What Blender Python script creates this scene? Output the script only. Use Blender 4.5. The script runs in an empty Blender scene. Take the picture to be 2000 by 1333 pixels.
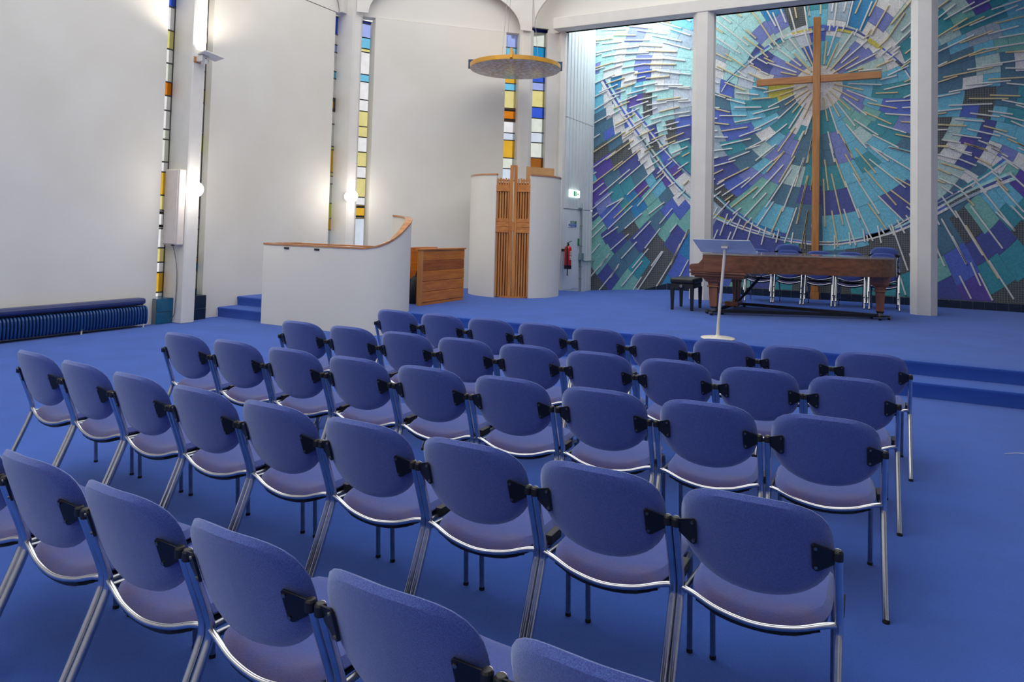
import bpy, bmesh, math, random
import numpy as np
from mathutils import Vector, Matrix
random.seed(7)
S = bpy.context.scene
COL = S.collection
PI = math.pi

# ------------------------------------------------------------------ camera, sky, lights, exposure
ANG, PITCH, ROLL, CAM_H, FPX, CYPX = -.485, .040, .026, 1.71, 1400.0, 390.0
fw = np.array([0, math.cos(PITCH), math.sin(PITCH)])
up0 = np.array([0, -math.sin(PITCH), math.cos(PITCH)])
rt0 = np.array([1.0, 0, 0])
rt = rt0*math.cos(ROLL) + up0*math.sin(ROLL)
up = up0*math.cos(ROLL) - rt0*math.sin(ROLL)
BAS = np.array([[math.cos(ANG), math.sin(ANG), 0], [-math.sin(ANG), math.cos(ANG), 0], [0, 0, 1]])
r_, u_, f_ = BAS @ rt, BAS @ up, BAS @ fw
cam = bpy.data.cameras.new('camera')
cam.sensor_width = 36.0
cam.lens = FPX/2000*36.0
cam.shift_y = -(666.5-CYPX)/2000
cam.clip_start = 0.05
co = bpy.data.objects.new('camera', cam)
COL.objects.link(co)
M = Matrix.Identity(4)
for i in range(3):
    M[i][0], M[i][1], M[i][2] = r_[i], u_[i], -f_[i]
M[2][3] = CAM_H
co.matrix_world = M
S.camera = co

W = bpy.data.worlds.new('daylight')
S.world = W
W.use_nodes = True
bg = W.node_tree.nodes['Background']
bg.inputs['Color'].default_value = (1.0, 0.985, 0.945, 1)
bg.inputs['Strength'].default_value = 1.85

def light(name, kind, loc, power, color=(1, 1, 1), size=.1, rot=(0, 0, 0), spot=None, sy=None):
    l = bpy.data.lights.new(name, kind)
    l.energy = power
    l.color = color
    if kind == 'AREA':
        l.size = size
        if sy:
            l.shape = 'RECTANGLE'
            l.size_y = sy
    else:
        l.shadow_soft_size = size
    if spot:
        l.spot_size = spot
        l.spot_blend = .5
    o = bpy.data.objects.new(name, l)
    COL.objects.link(o)
    o.location = loc
    o.rotation_euler = rot
    return o

S.view_settings.view_transform = 'Standard'
S.view_settings.look = 'None'
S.view_settings.gamma = 1
S.view_settings.use_curve_mapping = False
S.view_settings.exposure = 0.07

# ------------------------------------------------------------------ materials
def srgb(c):
    return tuple(((x/255)/12.92 if x/255 <= .04045 else (((x/255)+.055)/1.055)**2.4) for x in c) + (1,)

def mat(name, col, rough=.6, metal=0.0, var=.06, nscale=8.0, bump=0.0, bscale=60.0, sheen=0.0, trans=0.0, spec=.5, emit=None, estr=0.0, col2=None, stretch=None, coat=0.0):
    m = bpy.data.materials.new(name)
    m.use_nodes = True
    nt = m.node_tree
    b = nt.nodes['Principled BSDF']
    b.inputs['Roughness'].default_value = rough
    b.inputs['Metallic'].default_value = metal
    b.inputs['Specular IOR Level'].default_value = spec
    b.inputs['Sheen Weight'].default_value = sheen
    b.inputs['Sheen Roughness'].default_value = .4
    b.inputs['Transmission Weight'].default_value = trans
    b.inputs['Coat Weight'].default_value = coat
    c = srgb(col)
    c2 = srgb(col2) if col2 else tuple(max(0, x*(1-var*2)) for x in c[:3]) + (1,)
    tc = nt.nodes.new('ShaderNodeTexCoord')
    mp = nt.nodes.new('ShaderNodeMapping')
    if stretch:
        mp.inputs['Scale'].default_value = stretch
    nt.links.new(tc.outputs['Object'], mp.inputs['Vector'])
    n = nt.nodes.new('ShaderNodeTexNoise')
    n.inputs['Scale'].default_value = nscale
    n.inputs['Detail'].default_value = 5
    nt.links.new(mp.outputs['Vector'], n.inputs['Vector'])
    mx = nt.nodes.new('ShaderNodeMix')
    mx.data_type = 'RGBA'
    mr = nt.nodes.new('ShaderNodeMapRange')
    mr.inputs['From Min'].default_value = .35
    mr.inputs['From Max'].default_value = .65
    nt.links.new(n.outputs['Fac'], mr.inputs['Value'])
    nt.links.new(mr.outputs['Result'], mx.inputs['Factor'])
    mx.inputs['A'].default_value = c
    mx.inputs['B'].default_value = c2
    nt.links.new(mx.outputs['Result'], b.inputs['Base Color'])
    if bump:
        n2 = nt.nodes.new('ShaderNodeTexNoise')
        n2.inputs['Scale'].default_value = bscale
        n2.inputs['Detail'].default_value = 3
        nt.links.new(mp.outputs['Vector'], n2.inputs['Vector'])
        bp = nt.nodes.new('ShaderNodeBump')
        bp.inputs['Strength'].default_value = bump
        bp.inputs['Distance'].default_value = .01
        nt.links.new(n2.outputs['Fac'], bp.inputs['Height'])
        nt.links.new(bp.outputs['Normal'], b.inputs['Normal'])
    if emit:
        b.inputs['Emission Color'].default_value = srgb(emit)
        b.inputs['Emission Strength'].default_value = estr
    return m

def carpet():
    m = mat('blue_carpet', (56, 94, 184), .95, var=.07, nscale=2.2, bump=.5, bscale=260, sheen=.3, spec=.15)
    nt = m.node_tree
    b = nt.nodes['Principled BSDF']
    old = b.inputs['Base Color'].links[0].from_socket
    tc = nt.nodes.new('ShaderNodeTexCoord')
    n = nt.nodes.new('ShaderNodeTexNoise')
    n.inputs['Scale'].default_value = 160
    n.inputs['Detail'].default_value = 2
    nt.links.new(tc.outputs['Object'], n.inputs['Vector'])
    mr = nt.nodes.new('ShaderNodeMapRange')
    mr.inputs['To Min'].default_value = .8
    mr.inputs['To Max'].default_value = 1.2
    nt.links.new(n.outputs['Fac'], mr.inputs['Value'])
    mx = nt.nodes.new('ShaderNodeMix')
    mx.data_type = 'RGBA'
    mx.blend_type = 'MULTIPLY'
    mx.inputs['Factor'].default_value = 1
    nt.links.new(old, mx.inputs['A'])
    nt.links.new(mr.outputs['Result'], mx.inputs['B'])
    nt.links.new(mx.outputs['Result'], b.inputs['Base Color'])
    b.inputs['Sheen Tint'].default_value = (.75, .82, 1, 1)
    return m

def fabric(name, c1, c2, worn=None):
    """woven wool: two yarn colours mottled at thread scale"""
    m = mat(name, c1, .95, bump=.35, bscale=420, sheen=.45 if worn else .9, spec=.1, nscale=290, col2=c2)
    nt = m.node_tree
    b = nt.nodes['Principled BSDF']
    b.inputs['Sheen Tint'].default_value = (.7, .8, 1, 1)
    b.inputs['Sheen Roughness'].default_value = .5
    if worn:
        old = b.inputs['Base Color'].links[0].from_socket
        tc = nt.nodes.new('ShaderNodeTexCoord')
        sp = nt.nodes.new('ShaderNodeSeparateXYZ')
        nt.links.new(tc.outputs['Object'], sp.inputs['Vector'])
        mr = nt.nodes.new('ShaderNodeMapRange')          # rear edge rubbed brown
        mr.inputs['From Min'].default_value = .17
        mr.inputs['From Max'].default_value = .06
        nt.links.new(sp.outputs['Y'], mr.inputs['Value'])
        n = nt.nodes.new('ShaderNodeTexNoise')
        n.inputs['Scale'].default_value = 14
        nt.links.new(tc.outputs['Object'], n.inputs['Vector'])
        mu = nt.nodes.new('ShaderNodeMath')
        mu.operation = 'MULTIPLY'
        nt.links.new(mr.outputs['Result'], mu.inputs[0])
        nt.links.new(n.outputs['Fac'], mu.inputs[1])
        mx = nt.nodes.new('ShaderNodeMix')
        mx.data_type = 'RGBA'
        nt.links.new(mu.outputs['Value'], mx.inputs['Factor'])
        nt.links.new(old, mx.inputs['A'])
        mx.inputs['B'].default_value = srgb(worn)
        nt.links.new(mx.outputs['Result'], b.inputs['Base Color'])
    return m

def tessera(name, col, grout, size=.03, gl=.10):
    """glass mosaic: small square tesserae in grout"""
    m = bpy.data.materials.new(name)
    m.use_nodes = True
    nt = m.node_tree
    b = nt.nodes['Principled BSDF']
    b.inputs['Roughness'].default_value = .45
    b.inputs['Specular IOR Level'].default_value = .35
    tc = nt.nodes.new('ShaderNodeTexCoord')
    sp = nt.nodes.new('ShaderNodeSeparateXYZ')
    cb = nt.nodes.new('ShaderNodeCombineXYZ')
    nt.links.new(tc.outputs['Object'], sp.inputs['Vector'])
    nt.links.new(sp.outputs['X'], cb.inputs['X'])
    nt.links.new(sp.outputs['Z'], cb.inputs['Y'])
    br = nt.nodes.new('ShaderNodeTexBrick')
    br.offset = 0
    br.inputs['Scale'].default_value = 1
    br.inputs['Brick Width'].default_value = size
    br.inputs['Row Height'].default_value = size
    br.inputs['Mortar Size'].default_value = size*gl
    br.inputs['Mortar Smooth'].default_value = .3
    c = srgb(col)
    br.inputs['Color1'].default_value = tuple(min(1, x*1.12) for x in c[:3]) + (1,)
    br.inputs['Color2'].default_value = tuple(x*.82 for x in c[:3]) + (1,)
    br.inputs['Mortar'].default_value = srgb(grout)
    nt.links.new(cb.outputs['Vector'], br.inputs['Vector'])
    nt.links.new(br.outputs['Color'], b.inputs['Base Color'])
    return m

def wood(name, c1, c2, axis='Z', rough=.45, coat=.2, sc=5):
    st = {'X': (.12, 1, 1), 'Y': (1, .12, 1), 'Z': (1, 1, .08)}[axis]
    return mat(name, c1, rough, nscale=sc*4, col2=c2, stretch=st, bump=.06, bscale=40, coat=coat)

def glass(name, col, rough=.25):
    m = mat(name, col, rough, var=.05, trans=1.0, nscale=6, bump=.25, bscale=14)
    for nd in m.node_tree.nodes:          # antique glass passes about half the daylight
        if nd.type == 'MIX':
            for sk in nd.inputs:
                if sk.type == 'RGBA':
                    sk.default_value = tuple(x*.5 for x in sk.default_value[:3]) + (1,)
    m.node_tree.nodes['Principled BSDF'].inputs['IOR'].default_value = 1.1
    return m

MW = mat('white_painted_plaster', (221, 219, 214), .85, var=.02, nscale=.7, bump=.05, bscale=60)
MWS = mat('white_painted_plaster_stained', (221, 219, 213), .85, col2=(215, 212, 204), nscale=.9, bump=.05, bscale=50)
MWC = mat('white_painted_concrete', (219, 217, 213), .7, var=.03, nscale=3, bump=.08, bscale=30)
MWM = mat('white_corrugated_cladding', (216, 222, 224), .5, var=.03, nscale=1.5)
MWP = mat('white_satin_panel', (226, 223, 212), .55, var=.02, nscale=1.0)
MCAR = carpet()
MCH = mat('chrome', (206, 208, 214), .15, metal=1.0, var=.06, nscale=20)
MCHD = mat('dull_steel_tube', (150, 155, 165), .3, metal=1.0, var=.1, nscale=20)
MBLK = mat('black_plastic', (22, 23, 27), .45, var=.1)
MRUB = mat('black_rubber', (20, 20, 22), .8, var=.1)
MBOLT = mat('bolt_steel', (150, 148, 140), .35, metal=1.0)
MBACK = fabric('blue_wool_backrest', (80, 104, 178), (64, 74, 150))
MSEAT = fabric('blue_wool_seat', (74, 94, 166), (72, 76, 142), worn=(108, 86, 100))
MOAK = wood('oiled_oak_upright', (186, 128, 66), (160, 100, 46), 'Z')
MOAKX = wood('oiled_oak_beam', (182, 120, 58), (160, 98, 44), 'X')
MTEAK = wood('orange_teak_vertical', (204, 138, 70), (178, 108, 48), 'Z')
MTEAKX = wood('orange_teak_horizontal', (206, 136, 66), (180, 108, 46), 'X')
MTEAKY = wood('orange_teak_board', (206, 126, 46), (182, 102, 32), 'Y')
MTEAKY2 = wood('orange_teak_board_dark', (172, 98, 36), (146, 74, 24), 'Y')
MTEAKD = wood('shaded_teak_backing', (176, 110, 52), (150, 88, 38), 'Z')  # darker teak: shade behind the gate slats put into the colour
MRAIL = wood('capping_rail_beech', (196, 138, 86), (172, 110, 64), 'X', rough=.25, coat=.7)
MMAH = wood('mahogany_veneer', (128, 78, 46), (96, 56, 30), 'X', rough=.28, coat=.6)
MMAHZ = wood('mahogany_leg', (146, 92, 54), (116, 68, 38), 'Z', rough=.3, coat=.4)
MLID = mat('lid_pale_reflection', (156, 146, 136), .12, var=.1, coat=.7)  # pale tone: grazing reflection on the lid put into the colour
MBATW = mat('batten_white', (222, 222, 218), .5, var=.04, nscale=5)
MBATC = mat('batten_cream', (216, 200, 158), .5, var=.06, nscale=5)
MSLATE = mat('mural_backing_mortar', (104, 120, 130), .8)
MRAD = mat('radiator_blue_enamel', (22, 66, 128), .35, var=.08, nscale=4, coat=.3)
MVIN = mat('navy_vinyl_cushion', (44, 56, 108), .35, var=.08, nscale=3)
MTILEN = mat('navy_glazed_tile', (28, 42, 62), .25, var=.15, nscale=5)
MTILET = mat('teal_glazed_tile', (20, 92, 128), .25, var=.12, nscale=6)
MGROUT = mat('grey_grout', (120, 124, 126), .9)
MLEAD = mat('window_lead', (60, 62, 62), .6)
MRED = mat('red_extinguisher', (190, 30, 34), .3, var=.05)
MPIPE = mat('galvanised_conduit', (150, 166, 172), .4, metal=.6)
MGOLD = mat('gold_leaf_rim', (222, 160, 48), .35, metal=.3, col2=(200, 150, 70), nscale=5)
MNAVYW = mat('dark_blue_painted_beam', (42, 68, 108), .5)
MSPK = mat('beige_speaker_grille', (214, 206, 200), .7, var=.03, bump=.1, bscale=300)
MACR = mat('frosted_acrylic', (222, 228, 238), .35, trans=.5, var=.02)
MACR.node_tree.nodes['Principled BSDF'].inputs['IOR'].default_value = 1.15
MCREAM = mat('cream_metal', (222, 216, 204), .4, var=.03)
MLEATH = mat('black_leather', (20, 21, 24), .4, var=.15, bump=.1, bscale=80)
MCARD = mat('brown_board', (190, 146, 100), .7, var=.06)
MBAG = mat('black_nylon', (26, 34, 44), .7, var=.2, bump=.2, bscale=60)
MGLOBE = mat('lit_globe', (255, 250, 240), .3, emit=(255, 248, 236), estr=9.0)
MEXIT = mat('exit_sign_diffuser', (240, 252, 246), .3, emit=(236, 255, 246), estr=1.6)
MGREEN = mat('sign_green', (20, 150, 96), .4, emit=(20, 170, 100), estr=.5)
MSGREEN = mat('door_sign_green', (24, 120, 78), .5)
MSBLUE = mat('door_sign_blue', (36, 84, 176), .5)
MSWHITE = mat('print_white', (232, 234, 236), .5)
MBOT = mat('clear_bottle', (220, 232, 240), .05, trans=1.0)
MBCAP = mat('blue_cap', (40, 90, 220), .4)
MCABLE = mat('grey_cable', (110, 112, 112), .6)
def tester_mat():
    m = mat('speckled_gilt_mosaic', (196, 200, 206), .3, nscale=9, col2=(160, 112, 40))
    n = [x for x in m.node_tree.nodes if x.type == 'TEX_NOISE'][0]
    n.inputs['Detail'].default_value = 8
    n.inputs['Scale'].default_value = 14
    return m
MTEST = tester_mat()
GL = {k: glass('pane_'+n, c) for k, n, c in (
    ('w', 'clear_white', (240, 241, 248)), ('q', 'greenish_white', (226, 232, 226)), ('y', 'pale_yellow', (228, 218, 150)),
    ('a', 'amber', (226, 178, 60)), ('o', 'orange', (216, 128, 36)), ('b', 'royal_blue', (60, 96, 220)), ('l', 'lilac_blue', (165, 182, 246)),
    ('s', 'sky_blue', (120, 200, 240)), ('g', 'lime', (216, 224, 96)), ('n', 'deep_navy', (24, 36, 120)), ('r', 'brown_amber', (150, 90, 40)),
    ('z', 'azure', (40, 140, 200)), ('v', 'ice_blue', (214, 226, 246)))}

# ------------------------------------------------------------------ mesh helpers
class MB:
    def __init__(s):
        s.v, s.f = [], []
    def add(s, vs, fs):
        o = len(s.v)
        s.v += [tuple(map(float, p)) for p in vs]
        s.f += [tuple(i+o for i in f) for f in fs]
        return s
    def box(s, x0, x1, y0, y1, z0, z1):
        vs = [(x, y, z) for z in (z0, z1) for x, y in ((x0, y0), (x1, y0), (x1, y1), (x0, y1))]
        return s.add(vs, [(3, 2, 1, 0), (4, 5, 6, 7), (0, 1, 5, 4), (1, 2, 6, 5), (2, 3, 7, 6), (3, 0, 4, 7)])
    def bar(s, a, b, w, h, upv=(0, 0, 1)):
        """rectangular bar from a to b; w across, h along upv"""
        a, b, u = Vector(a), Vector(b), Vector(upv)
        d = (b-a).normalized()
        x = d.cross(u).normalized()
        u = x.cross(d)
        vs = []
        for p in (a, b):
            for i, j in ((-1, -1), (1, -1), (1, 1), (-1, 1)):
                vs.append(p + x*(i*w/2) + u*(j*h/2))
        return s.add(vs, [(3, 2, 1, 0), (4, 5, 6, 7), (0, 1, 5, 4), (1, 2, 6, 5), (2, 3, 7, 6), (3, 0, 4, 7)])
    def prism(s, poly, z0, z1):
        n = len(poly)
        vs = [(x, y, z0) for x, y in poly] + [(x, y, z1) for x, y in poly]
        return s.add(vs, [tuple(range(n-1, -1, -1)), tuple(range(n, 2*n))] + [(i, (i+1) % n, n+(i+1) % n, n+i) for i in range(n)])
    def slab(s, pts, off):
        """polygon of 3d points extruded by vector off"""
        n = len(pts)
        o = Vector(off)
        vs = [Vector(p) for p in pts] + [Vector(p)+o for p in pts]
        return s.add(vs, [tuple(range(n-1, -1, -1)), tuple(range(n, 2*n))] + [(i, (i+1) % n, n+(i+1) % n, n+i) for i in range(n)])
    def tube(s, pts, r, n=10, cap=True, flat=1.0):
        pts = [Vector(p) for p in pts]
        rs = r if isinstance(r, (list, tuple)) else [r]*len(pts)
        ref = None
        vs, fs = [], []
        for i, p in enumerate(pts):
            d = (pts[min(i+1, len(pts)-1)] - pts[max(i-1, 0)]).normalized()
            if ref is None:
                ref = Vector((0, 0, 1)) if abs(d.z) < .8 else Vector((1, 0, 0))
            x = d.cross(ref)
            if x.length < 1e-4:
                x = d.cross(Vector((0, 1, .1)))
            x.normalize()
            y = x.cross(d).normalized()
            ref = y
            for k in range(n):
                a = 2*PI*k/n
                vs.append(p + x*(math.cos(a)*rs[i]) + y*(math.sin(a)*rs[i]*flat))
        for i in range(len(pts)-1):
            for k in range(n):
                fs.append((i*n+k, i*n+(k+1) % n, (i+1)*n+(k+1) % n, (i+1)*n+k))
        if cap:
            fs += [tuple(range(n-1, -1, -1)), tuple((len(pts)-1)*n+k for k in range(n))]
        return s.add(vs, fs)
    def lathe(s, prof, c=(0, 0, 0), n=24):
        vs, fs = [], []
        for r, z in prof:
            for k in range(n):
                a = 2*PI*k/n
                vs.append((c[0]+r*math.cos(a), c[1]+r*math.sin(a), c[2]+z))
        for i in range(len(prof)-1):
            for k in range(n):
                fs.append((i*n+k, i*n+(k+1) % n, (i+1)*n+(k+1) % n, (i+1)*n+k))
        fs += [tuple(range(n-1, -1, -1)), tuple((len(prof)-1)*n+k for k in range(n))]
        return s.add(vs, fs)
    def ball(s, c, r, nu=16, nv=10):
        prof = [(max(1e-4, r*math.sin(PI*i/nv)), -r*math.cos(PI*i/nv)) for i in range(nv+1)]
        return s.lathe(prof, c, nu)

def cr(pts, k=6, closed=False):
    P = [Vector(p) for p in pts]
    n = len(P)
    out = []
    rng = range(n if closed else n-1)
    for i in rng:
        if closed:
            a, b, c, d = P[(i-1) % n], P[i], P[(i+1) % n], P[(i+2) % n]
        else:
            a, b, c, d = P[max(i-1, 0)], P[i], P[i+1], P[min(i+2, n-1)]
        for j in range(k):
            t = j/k
            out.append(.5*((2*b)+(c-a)*t+(2*a-5*b+4*c-d)*t*t+(3*b-a-3*c+d)*t**3))
    if not closed:
        out.append(P[-1])
    return out

ORIG = {}
def origin(o):
    return Vector(ORIG.get(o.name, (0, 0, 0)))

def build(name, mb, m, parent=None, smooth=False, bevel=0.0, kind=None, org=None):
    """one mesh object; vertices are given in world space, stored relative to its parent's place"""
    base = origin(parent) if parent else Vector(org or (0, 0, 0))
    me = bpy.data.meshes.new(name)
    me.from_pydata([tuple(Vector(p)-base) for p in mb.v], [], mb.f)
    bm = bmesh.new()
    bm.from_mesh(me)
    bmesh.ops.recalc_face_normals(bm, faces=bm.faces)
    bm.to_mesh(me)
    bm.free()
    me.materials.append(m)
    o = bpy.data.objects.new(name, me)
    COL.objects.link(o)
    if parent:
        o.parent = parent
    else:
        o.location = base
    ORIG[o.name] = tuple(base)
    if smooth:
        for p in me.polygons:
            p.use_smooth = True
        if hasattr(me, 'set_sharp_from_angle'):
            me.set_sharp_from_angle(angle=math.radians(42))
    if bevel:
        b = o.modifiers.new('bevel', 'BEVEL')
        b.width = bevel
        b.segments = 2
        b.limit_method = 'ANGLE'
        b.angle_limit = math.radians(50)
    if kind:
        o['kind'] = kind
    return o

def tag(o, label=None, cat=None, group=None):
    if label:
        o['label'] = label
    if cat:
        o['category'] = cat
    if group:
        o['group'] = group
    return o

def thing(name, label, cat, loc, group=None):
    o = bpy.data.objects.new(name, None)
    COL.objects.link(o)
    o.location = loc
    o.empty_display_size = .1
    ORIG[o.name] = tuple(loc)
    return tag(o, label, cat, group)

def box(*a):
    return MB().box(*a)

def struct(name, mb, m, parent=None, **k):
    return build(name, mb, m, parent, kind=None if parent else 'structure', **k)

# ------------------------------------------------------------------ the room
ZS = .331                       # stage height
VM = 17.23                      # mural wall
UC = -6.72                      # chancel side wall
struct('floor', box(-11.2, 8.6, -5.1, 9.0, -.12, 0), MCAR)
def riser(v0, v1, z0, z1, x0=-10.6, x1=8.5):
    """carpeted step with a rounded nosing, running across the room"""
    prof = [(v0+.006, z0), (v0, z1-.05), (v0-.012, z1-.03), (v0-.008, z1-.008), (v0+.02, z1), (v1, z1), (v1, z0)]
    n = len(prof)
    vs = [(x, a, b) for x in (x0, x1) for a, b in prof]
    return MB().add(vs, [tuple(range(n-1, -1, -1)), tuple(range(n, 2*n))] + [(i, (i+1) % n, n+(i+1) % n, n+i) for i in range(n)])
struct('trim_1', riser(8.965, 9.40, 0, .171), MCAR, smooth=True)
struct('trim_2', riser(9.39, 9.60, .171, ZS), MCAR, smooth=True)
def stage():
    us = np.concatenate([np.linspace(-10.9, -7.0, 3), np.linspace(-6.72, -4.74, 12), np.array([-3, 0, 2.5, 8.5])])
    vs_ = np.array([9.6, 12, 15.0, 15.2, 15.4, 15.6, 15.8, 17.35])
    sm = lambda t: min(1, max(0, t))**2*(3-2*min(1, max(0, t)))
    v, f = [], []
    for u in us:
        for w in vs_:
            v.append((u, w, ZS - .15*min(1, max(0, (-4.74-u)/1.98))*sm((w-15.0)/.8)*(1 if u > -6.9 else 0)))
    n = len(vs_)
    for i in range(len(us)-1):
        for j in range(n-1):
            f.append((i*n+j, (i+1)*n+j, (i+1)*n+j+1, i*n+j+1))
    return MB().add(v, f)
struct('stage_floor', stage(), MCAR)
# left wall panels
struct('wall_left', MB().prism([(-10.6, -5), (-10.6, 7.72), (-10.92, 7.62), (-10.92, -5)], 0, 8), MWS)
struct('wall_left.001', MB().prism([(-10.6, 8.62), (-10.6, 11.73), (-10.9, 11.66), (-10.9, 8.68), (-10.74, 8.61)], 0, 6.27), MWS)
# columns of the left wall (between the window slits)
def poly_col(name, pts, z1=6.3, m=None):
    return struct(name, MB().prism(pts, 0, z1), m or MWC, bevel=.012)
poly_col('pillar', [(-10.9, 7.97), (-10.29, 7.97), (-10.27, 7.99), (-10.27, 8.2), (-10.29, 8.22), (-10.9, 8.22)], 8)
poly_col('pillar', [(-10.95, 11.98), (-10.34, 11.98), (-10.28, 12.0), (-10.20, 12.09), (-10.22, 12.16), (-10.55, 12.45), (-10.95, 12.45)], 8)
struct('wall_back', MB().prism([(-10.0, 12.34), (-7.88, 14.46), (-8.05, 14.63), (-10.5, 12.78), (-10.28, 12.55)], 0, 6.25), MWS)
poly_col('pillar', [(-7.64, 14.69), (-7.55, 14.68), (-7.42, 14.82), (-7.40, 14.93), (-7.68, 15.21), (-7.92, 14.97)], 6.36)
poly_col('pillar', [(-7.155, 15.175), (-6.95, 15.38), (-6.85, 15.27), (UC-.03, 15.29), (UC-.03, 15.42), (-7.1, 15.6), (-7.35, 15.37)], 6.36)
# lunettes, spandrels with arches, beam
def arch_wall(name, a, b, z0, z1, t0, t1, c, hs, rise, thick, m):
    """wall from plan point a to b, with an elliptical arch cut out of its foot"""
    a, b = Vector((a[0], a[1], 0)), Vector((b[0], b[1], 0))
    d = (b-a).normalized()
    nrm = Vector((-d.y, d.x, 0))*thick
    mb = MB()
    N = 28
    up_ = [a+d*t0+Vector((0, 0, z0)), a+d*(c-hs)+Vector((0, 0, z0))]
    arc = [a+d*(c-hs*math.cos(PI*i/N))+Vector((0, 0, z0+rise*math.sin(PI*i/N))) for i in range(N+1)]
    low = [up_[0]] + arc + [a+d*t1+Vector((0, 0, z0))]
    for p, q in zip(low[:-1], low[1:]):
        mb.slab([p, q, Vector((q.x, q.y, z1)), Vector((p.x, p.y, z1))], nrm)
    return struct(name, mb, m)
struct('wall_back.001', MB().prism([(-10.32, 12.1), (-7.55, 14.87), (-7.70, 15.02), (-10.5, 12.3)], 6.27, 8), MW)          # lunette over the corner panel
struct('wall_left.002', MB().prism([(-10.6, 8.22), (-10.6, 12.1), (-10.9, 12.1), (-10.9, 8.22)], 6.29, 8), MW)
L45 = math.sqrt(.5)
arch_wall('wall_back.002', (-10.12+.09, 12.21-.09), (-7.67+.09, 14.66-.09), 6.3, 8, -.25, 3.75, 1.735, 1.735, .92, -.02, MWC)
arch_wall('wall_left.003', (-10.5, 8.0), (-10.5, 12.2), 6.3, 8, .0, 4.1, 2.1, 1.72, .92, .08, MWC)
struct('wall_chancel_top', box(-8.2, 8.5, 15.3, 15.4, 6.36, 8), MW)
arch_wall('wall_chancel_top.001', (-7.5, 14.86), (5, 14.86), 6.42, 8, -.15, 9.0, 4.05, 3.9, 1.5, -.06, MWC)
struct('beam', box(-6.93, 8.5, 14.97, 15.42, 6.36, 6.62), MWC, bevel=.01)
def octa(c, w):
    h, k = w/2, w/2*.5
    return [(c[0]+x, c[1]+y) for x, y in ((-k, -h), (k, -h), (h, -k), (h, k), (k, h), (-k, h), (-h, k), (-h, -k))]
for c, lab in (((-3.49, 15.2), 'pillar'), ((.56, 15.2), 'pillar')):
    struct(lab, MB().prism(octa(c, .43), ZS, 6.36), MWC)
# ceiling of the chancel, leaving the rooflight strip over its left side open
struct('ceiling', box(.6, 8.5, 15.4, 17.6, 7.6, 7.75), MW)
struct('wall_chancel.001', box(3.2, 8.5, VM, VM+.3, 0, 7.6), MW)

struct('wall_right', box(8.5, 8.7, -5, 17.6, 0, 8), MW)
struct('wall_front', box(-10.92, 8.7, -5.2, -5, 0, 8), MW)
struct('ceiling.001', box(1.0, 8.7, -5.2, 15.4, 8.0, 8.15), MW)
# corrugated chancel side wall: two tiers of ribbed boards, and the plain exit door
def ribbed(v0, v1, z0, z1):
    mb = MB()
    n = int(round((v1-v0)/.19))
    w = (v1-v0)/n
    for i in range(n):
        a = v0+i*w
        prof = [(UC-.06, a), (UC, a), (UC, a+w*.70), (UC-.045, a+w*.74), (UC-.045, a+w*.95), (UC, a+w), (UC-.06, a+w)]
        mb.prism(prof, z0, z1)
    return mb
wc = struct('wall_chancel', box(UC-.2, UC-.05, 15.43, VM-.06, 0, 6.9), MWM)
for z0, z1 in ((2.215, 4.36), (4.375, 6.9)):
    build('cladding_panel', ribbed(15.43, VM, z0, z1), MWM, wc)
build('cladding_panel', ribbed(16.46, VM, .1, 2.2), MWM, wc)
dr = struct('door_1', box(UC-.05, UC-.012, 15.36, 16.38, .22, 2.19), MWM)
build('door_panel', box(UC-.014, UC-.004, 15.42, 15.84, .3, 2.12), MWM, dr)
build('door_panel', box(UC-.014, UC-.004, 15.90, 16.32, .3, 2.12), MWM, dr)
build('push_bar', box(UC-.012, UC+.03, 16.24, 16.28, 1.32, 1.5), MSGREEN, dr)

# ------------------------------------------------------------------ stained glass slits
def slit(idx, p, q, zs, codes, framed=(), label=None):
    p, q = Vector((p[0], p[1], 0)), Vector((q[0], q[1], 0))
    d = (q-p)
    nrm = Vector((-d.y, d.x, 0)).normalized()*.012
    w = None
    frame = MB()
    for z in zs:
        frame.bar(p+Vector((0, 0, z)), q+Vector((0, 0, z)), .03, .022)
    for e in (p, q):
        frame.bar(e+Vector((0, 0, zs[0])), e+Vector((0, 0, zs[-1])), .03, .03, upv=(d.x, d.y, 0))
    w = struct('window_%d' % idx, frame, MLEAD)
    for i in range(len(zs)-1):
        z1, z0 = zs[i]-.012, zs[i+1]+.012
        c = codes[i]
        a, b = p+d*.03, q-d*.03
        build('pane', MB().slab([a+Vector((0, 0, z0)), b+Vector((0, 0, z0)), b+Vector((0, 0, z1)), a+Vector((0, 0, z1))], nrm), GL[c], w)
        if i in framed:
            fm = MB()
            for zz in (z0+.03, z1-.03):
                fm.bar(a+Vector((0, 0, zz)), b+Vector((0, 0, zz)), .03, .05)
            for e in (b-d*.05,):
                fm.bar(e+Vector((0, 0, z0)), e+Vector((0, 0, z1)), .03, .035, upv=(d.x, d.y, 0))
            build('pane_frame', fm, MLEAD, w)
    return w
slit(1, (-10.77, 7.52), (-10.77, 7.98), [6.25, 5.8, 5.3, 4.9, 4.58, 4.34, 4.02, 3.79, 3.54, 3.22, 3.05, 2.67, 2.5, 2.11, 1.86, 1.55, 1.23, 0.99, 0.82, 0.49, 0.4], 'lbwywqowwqqwaywwywaw', framed=(14,))
slit(2, (-10.75, 8.22), (-10.75, 8.62), [6.25, 5.6, 4.34, 4.02, 3.78, 3.22, 2.89, 2.41, 1.75, 1.55, 1.06, 0.97, 0.82, 0.5, 0.4], 'lwwywgqwwqazqz')
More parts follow.
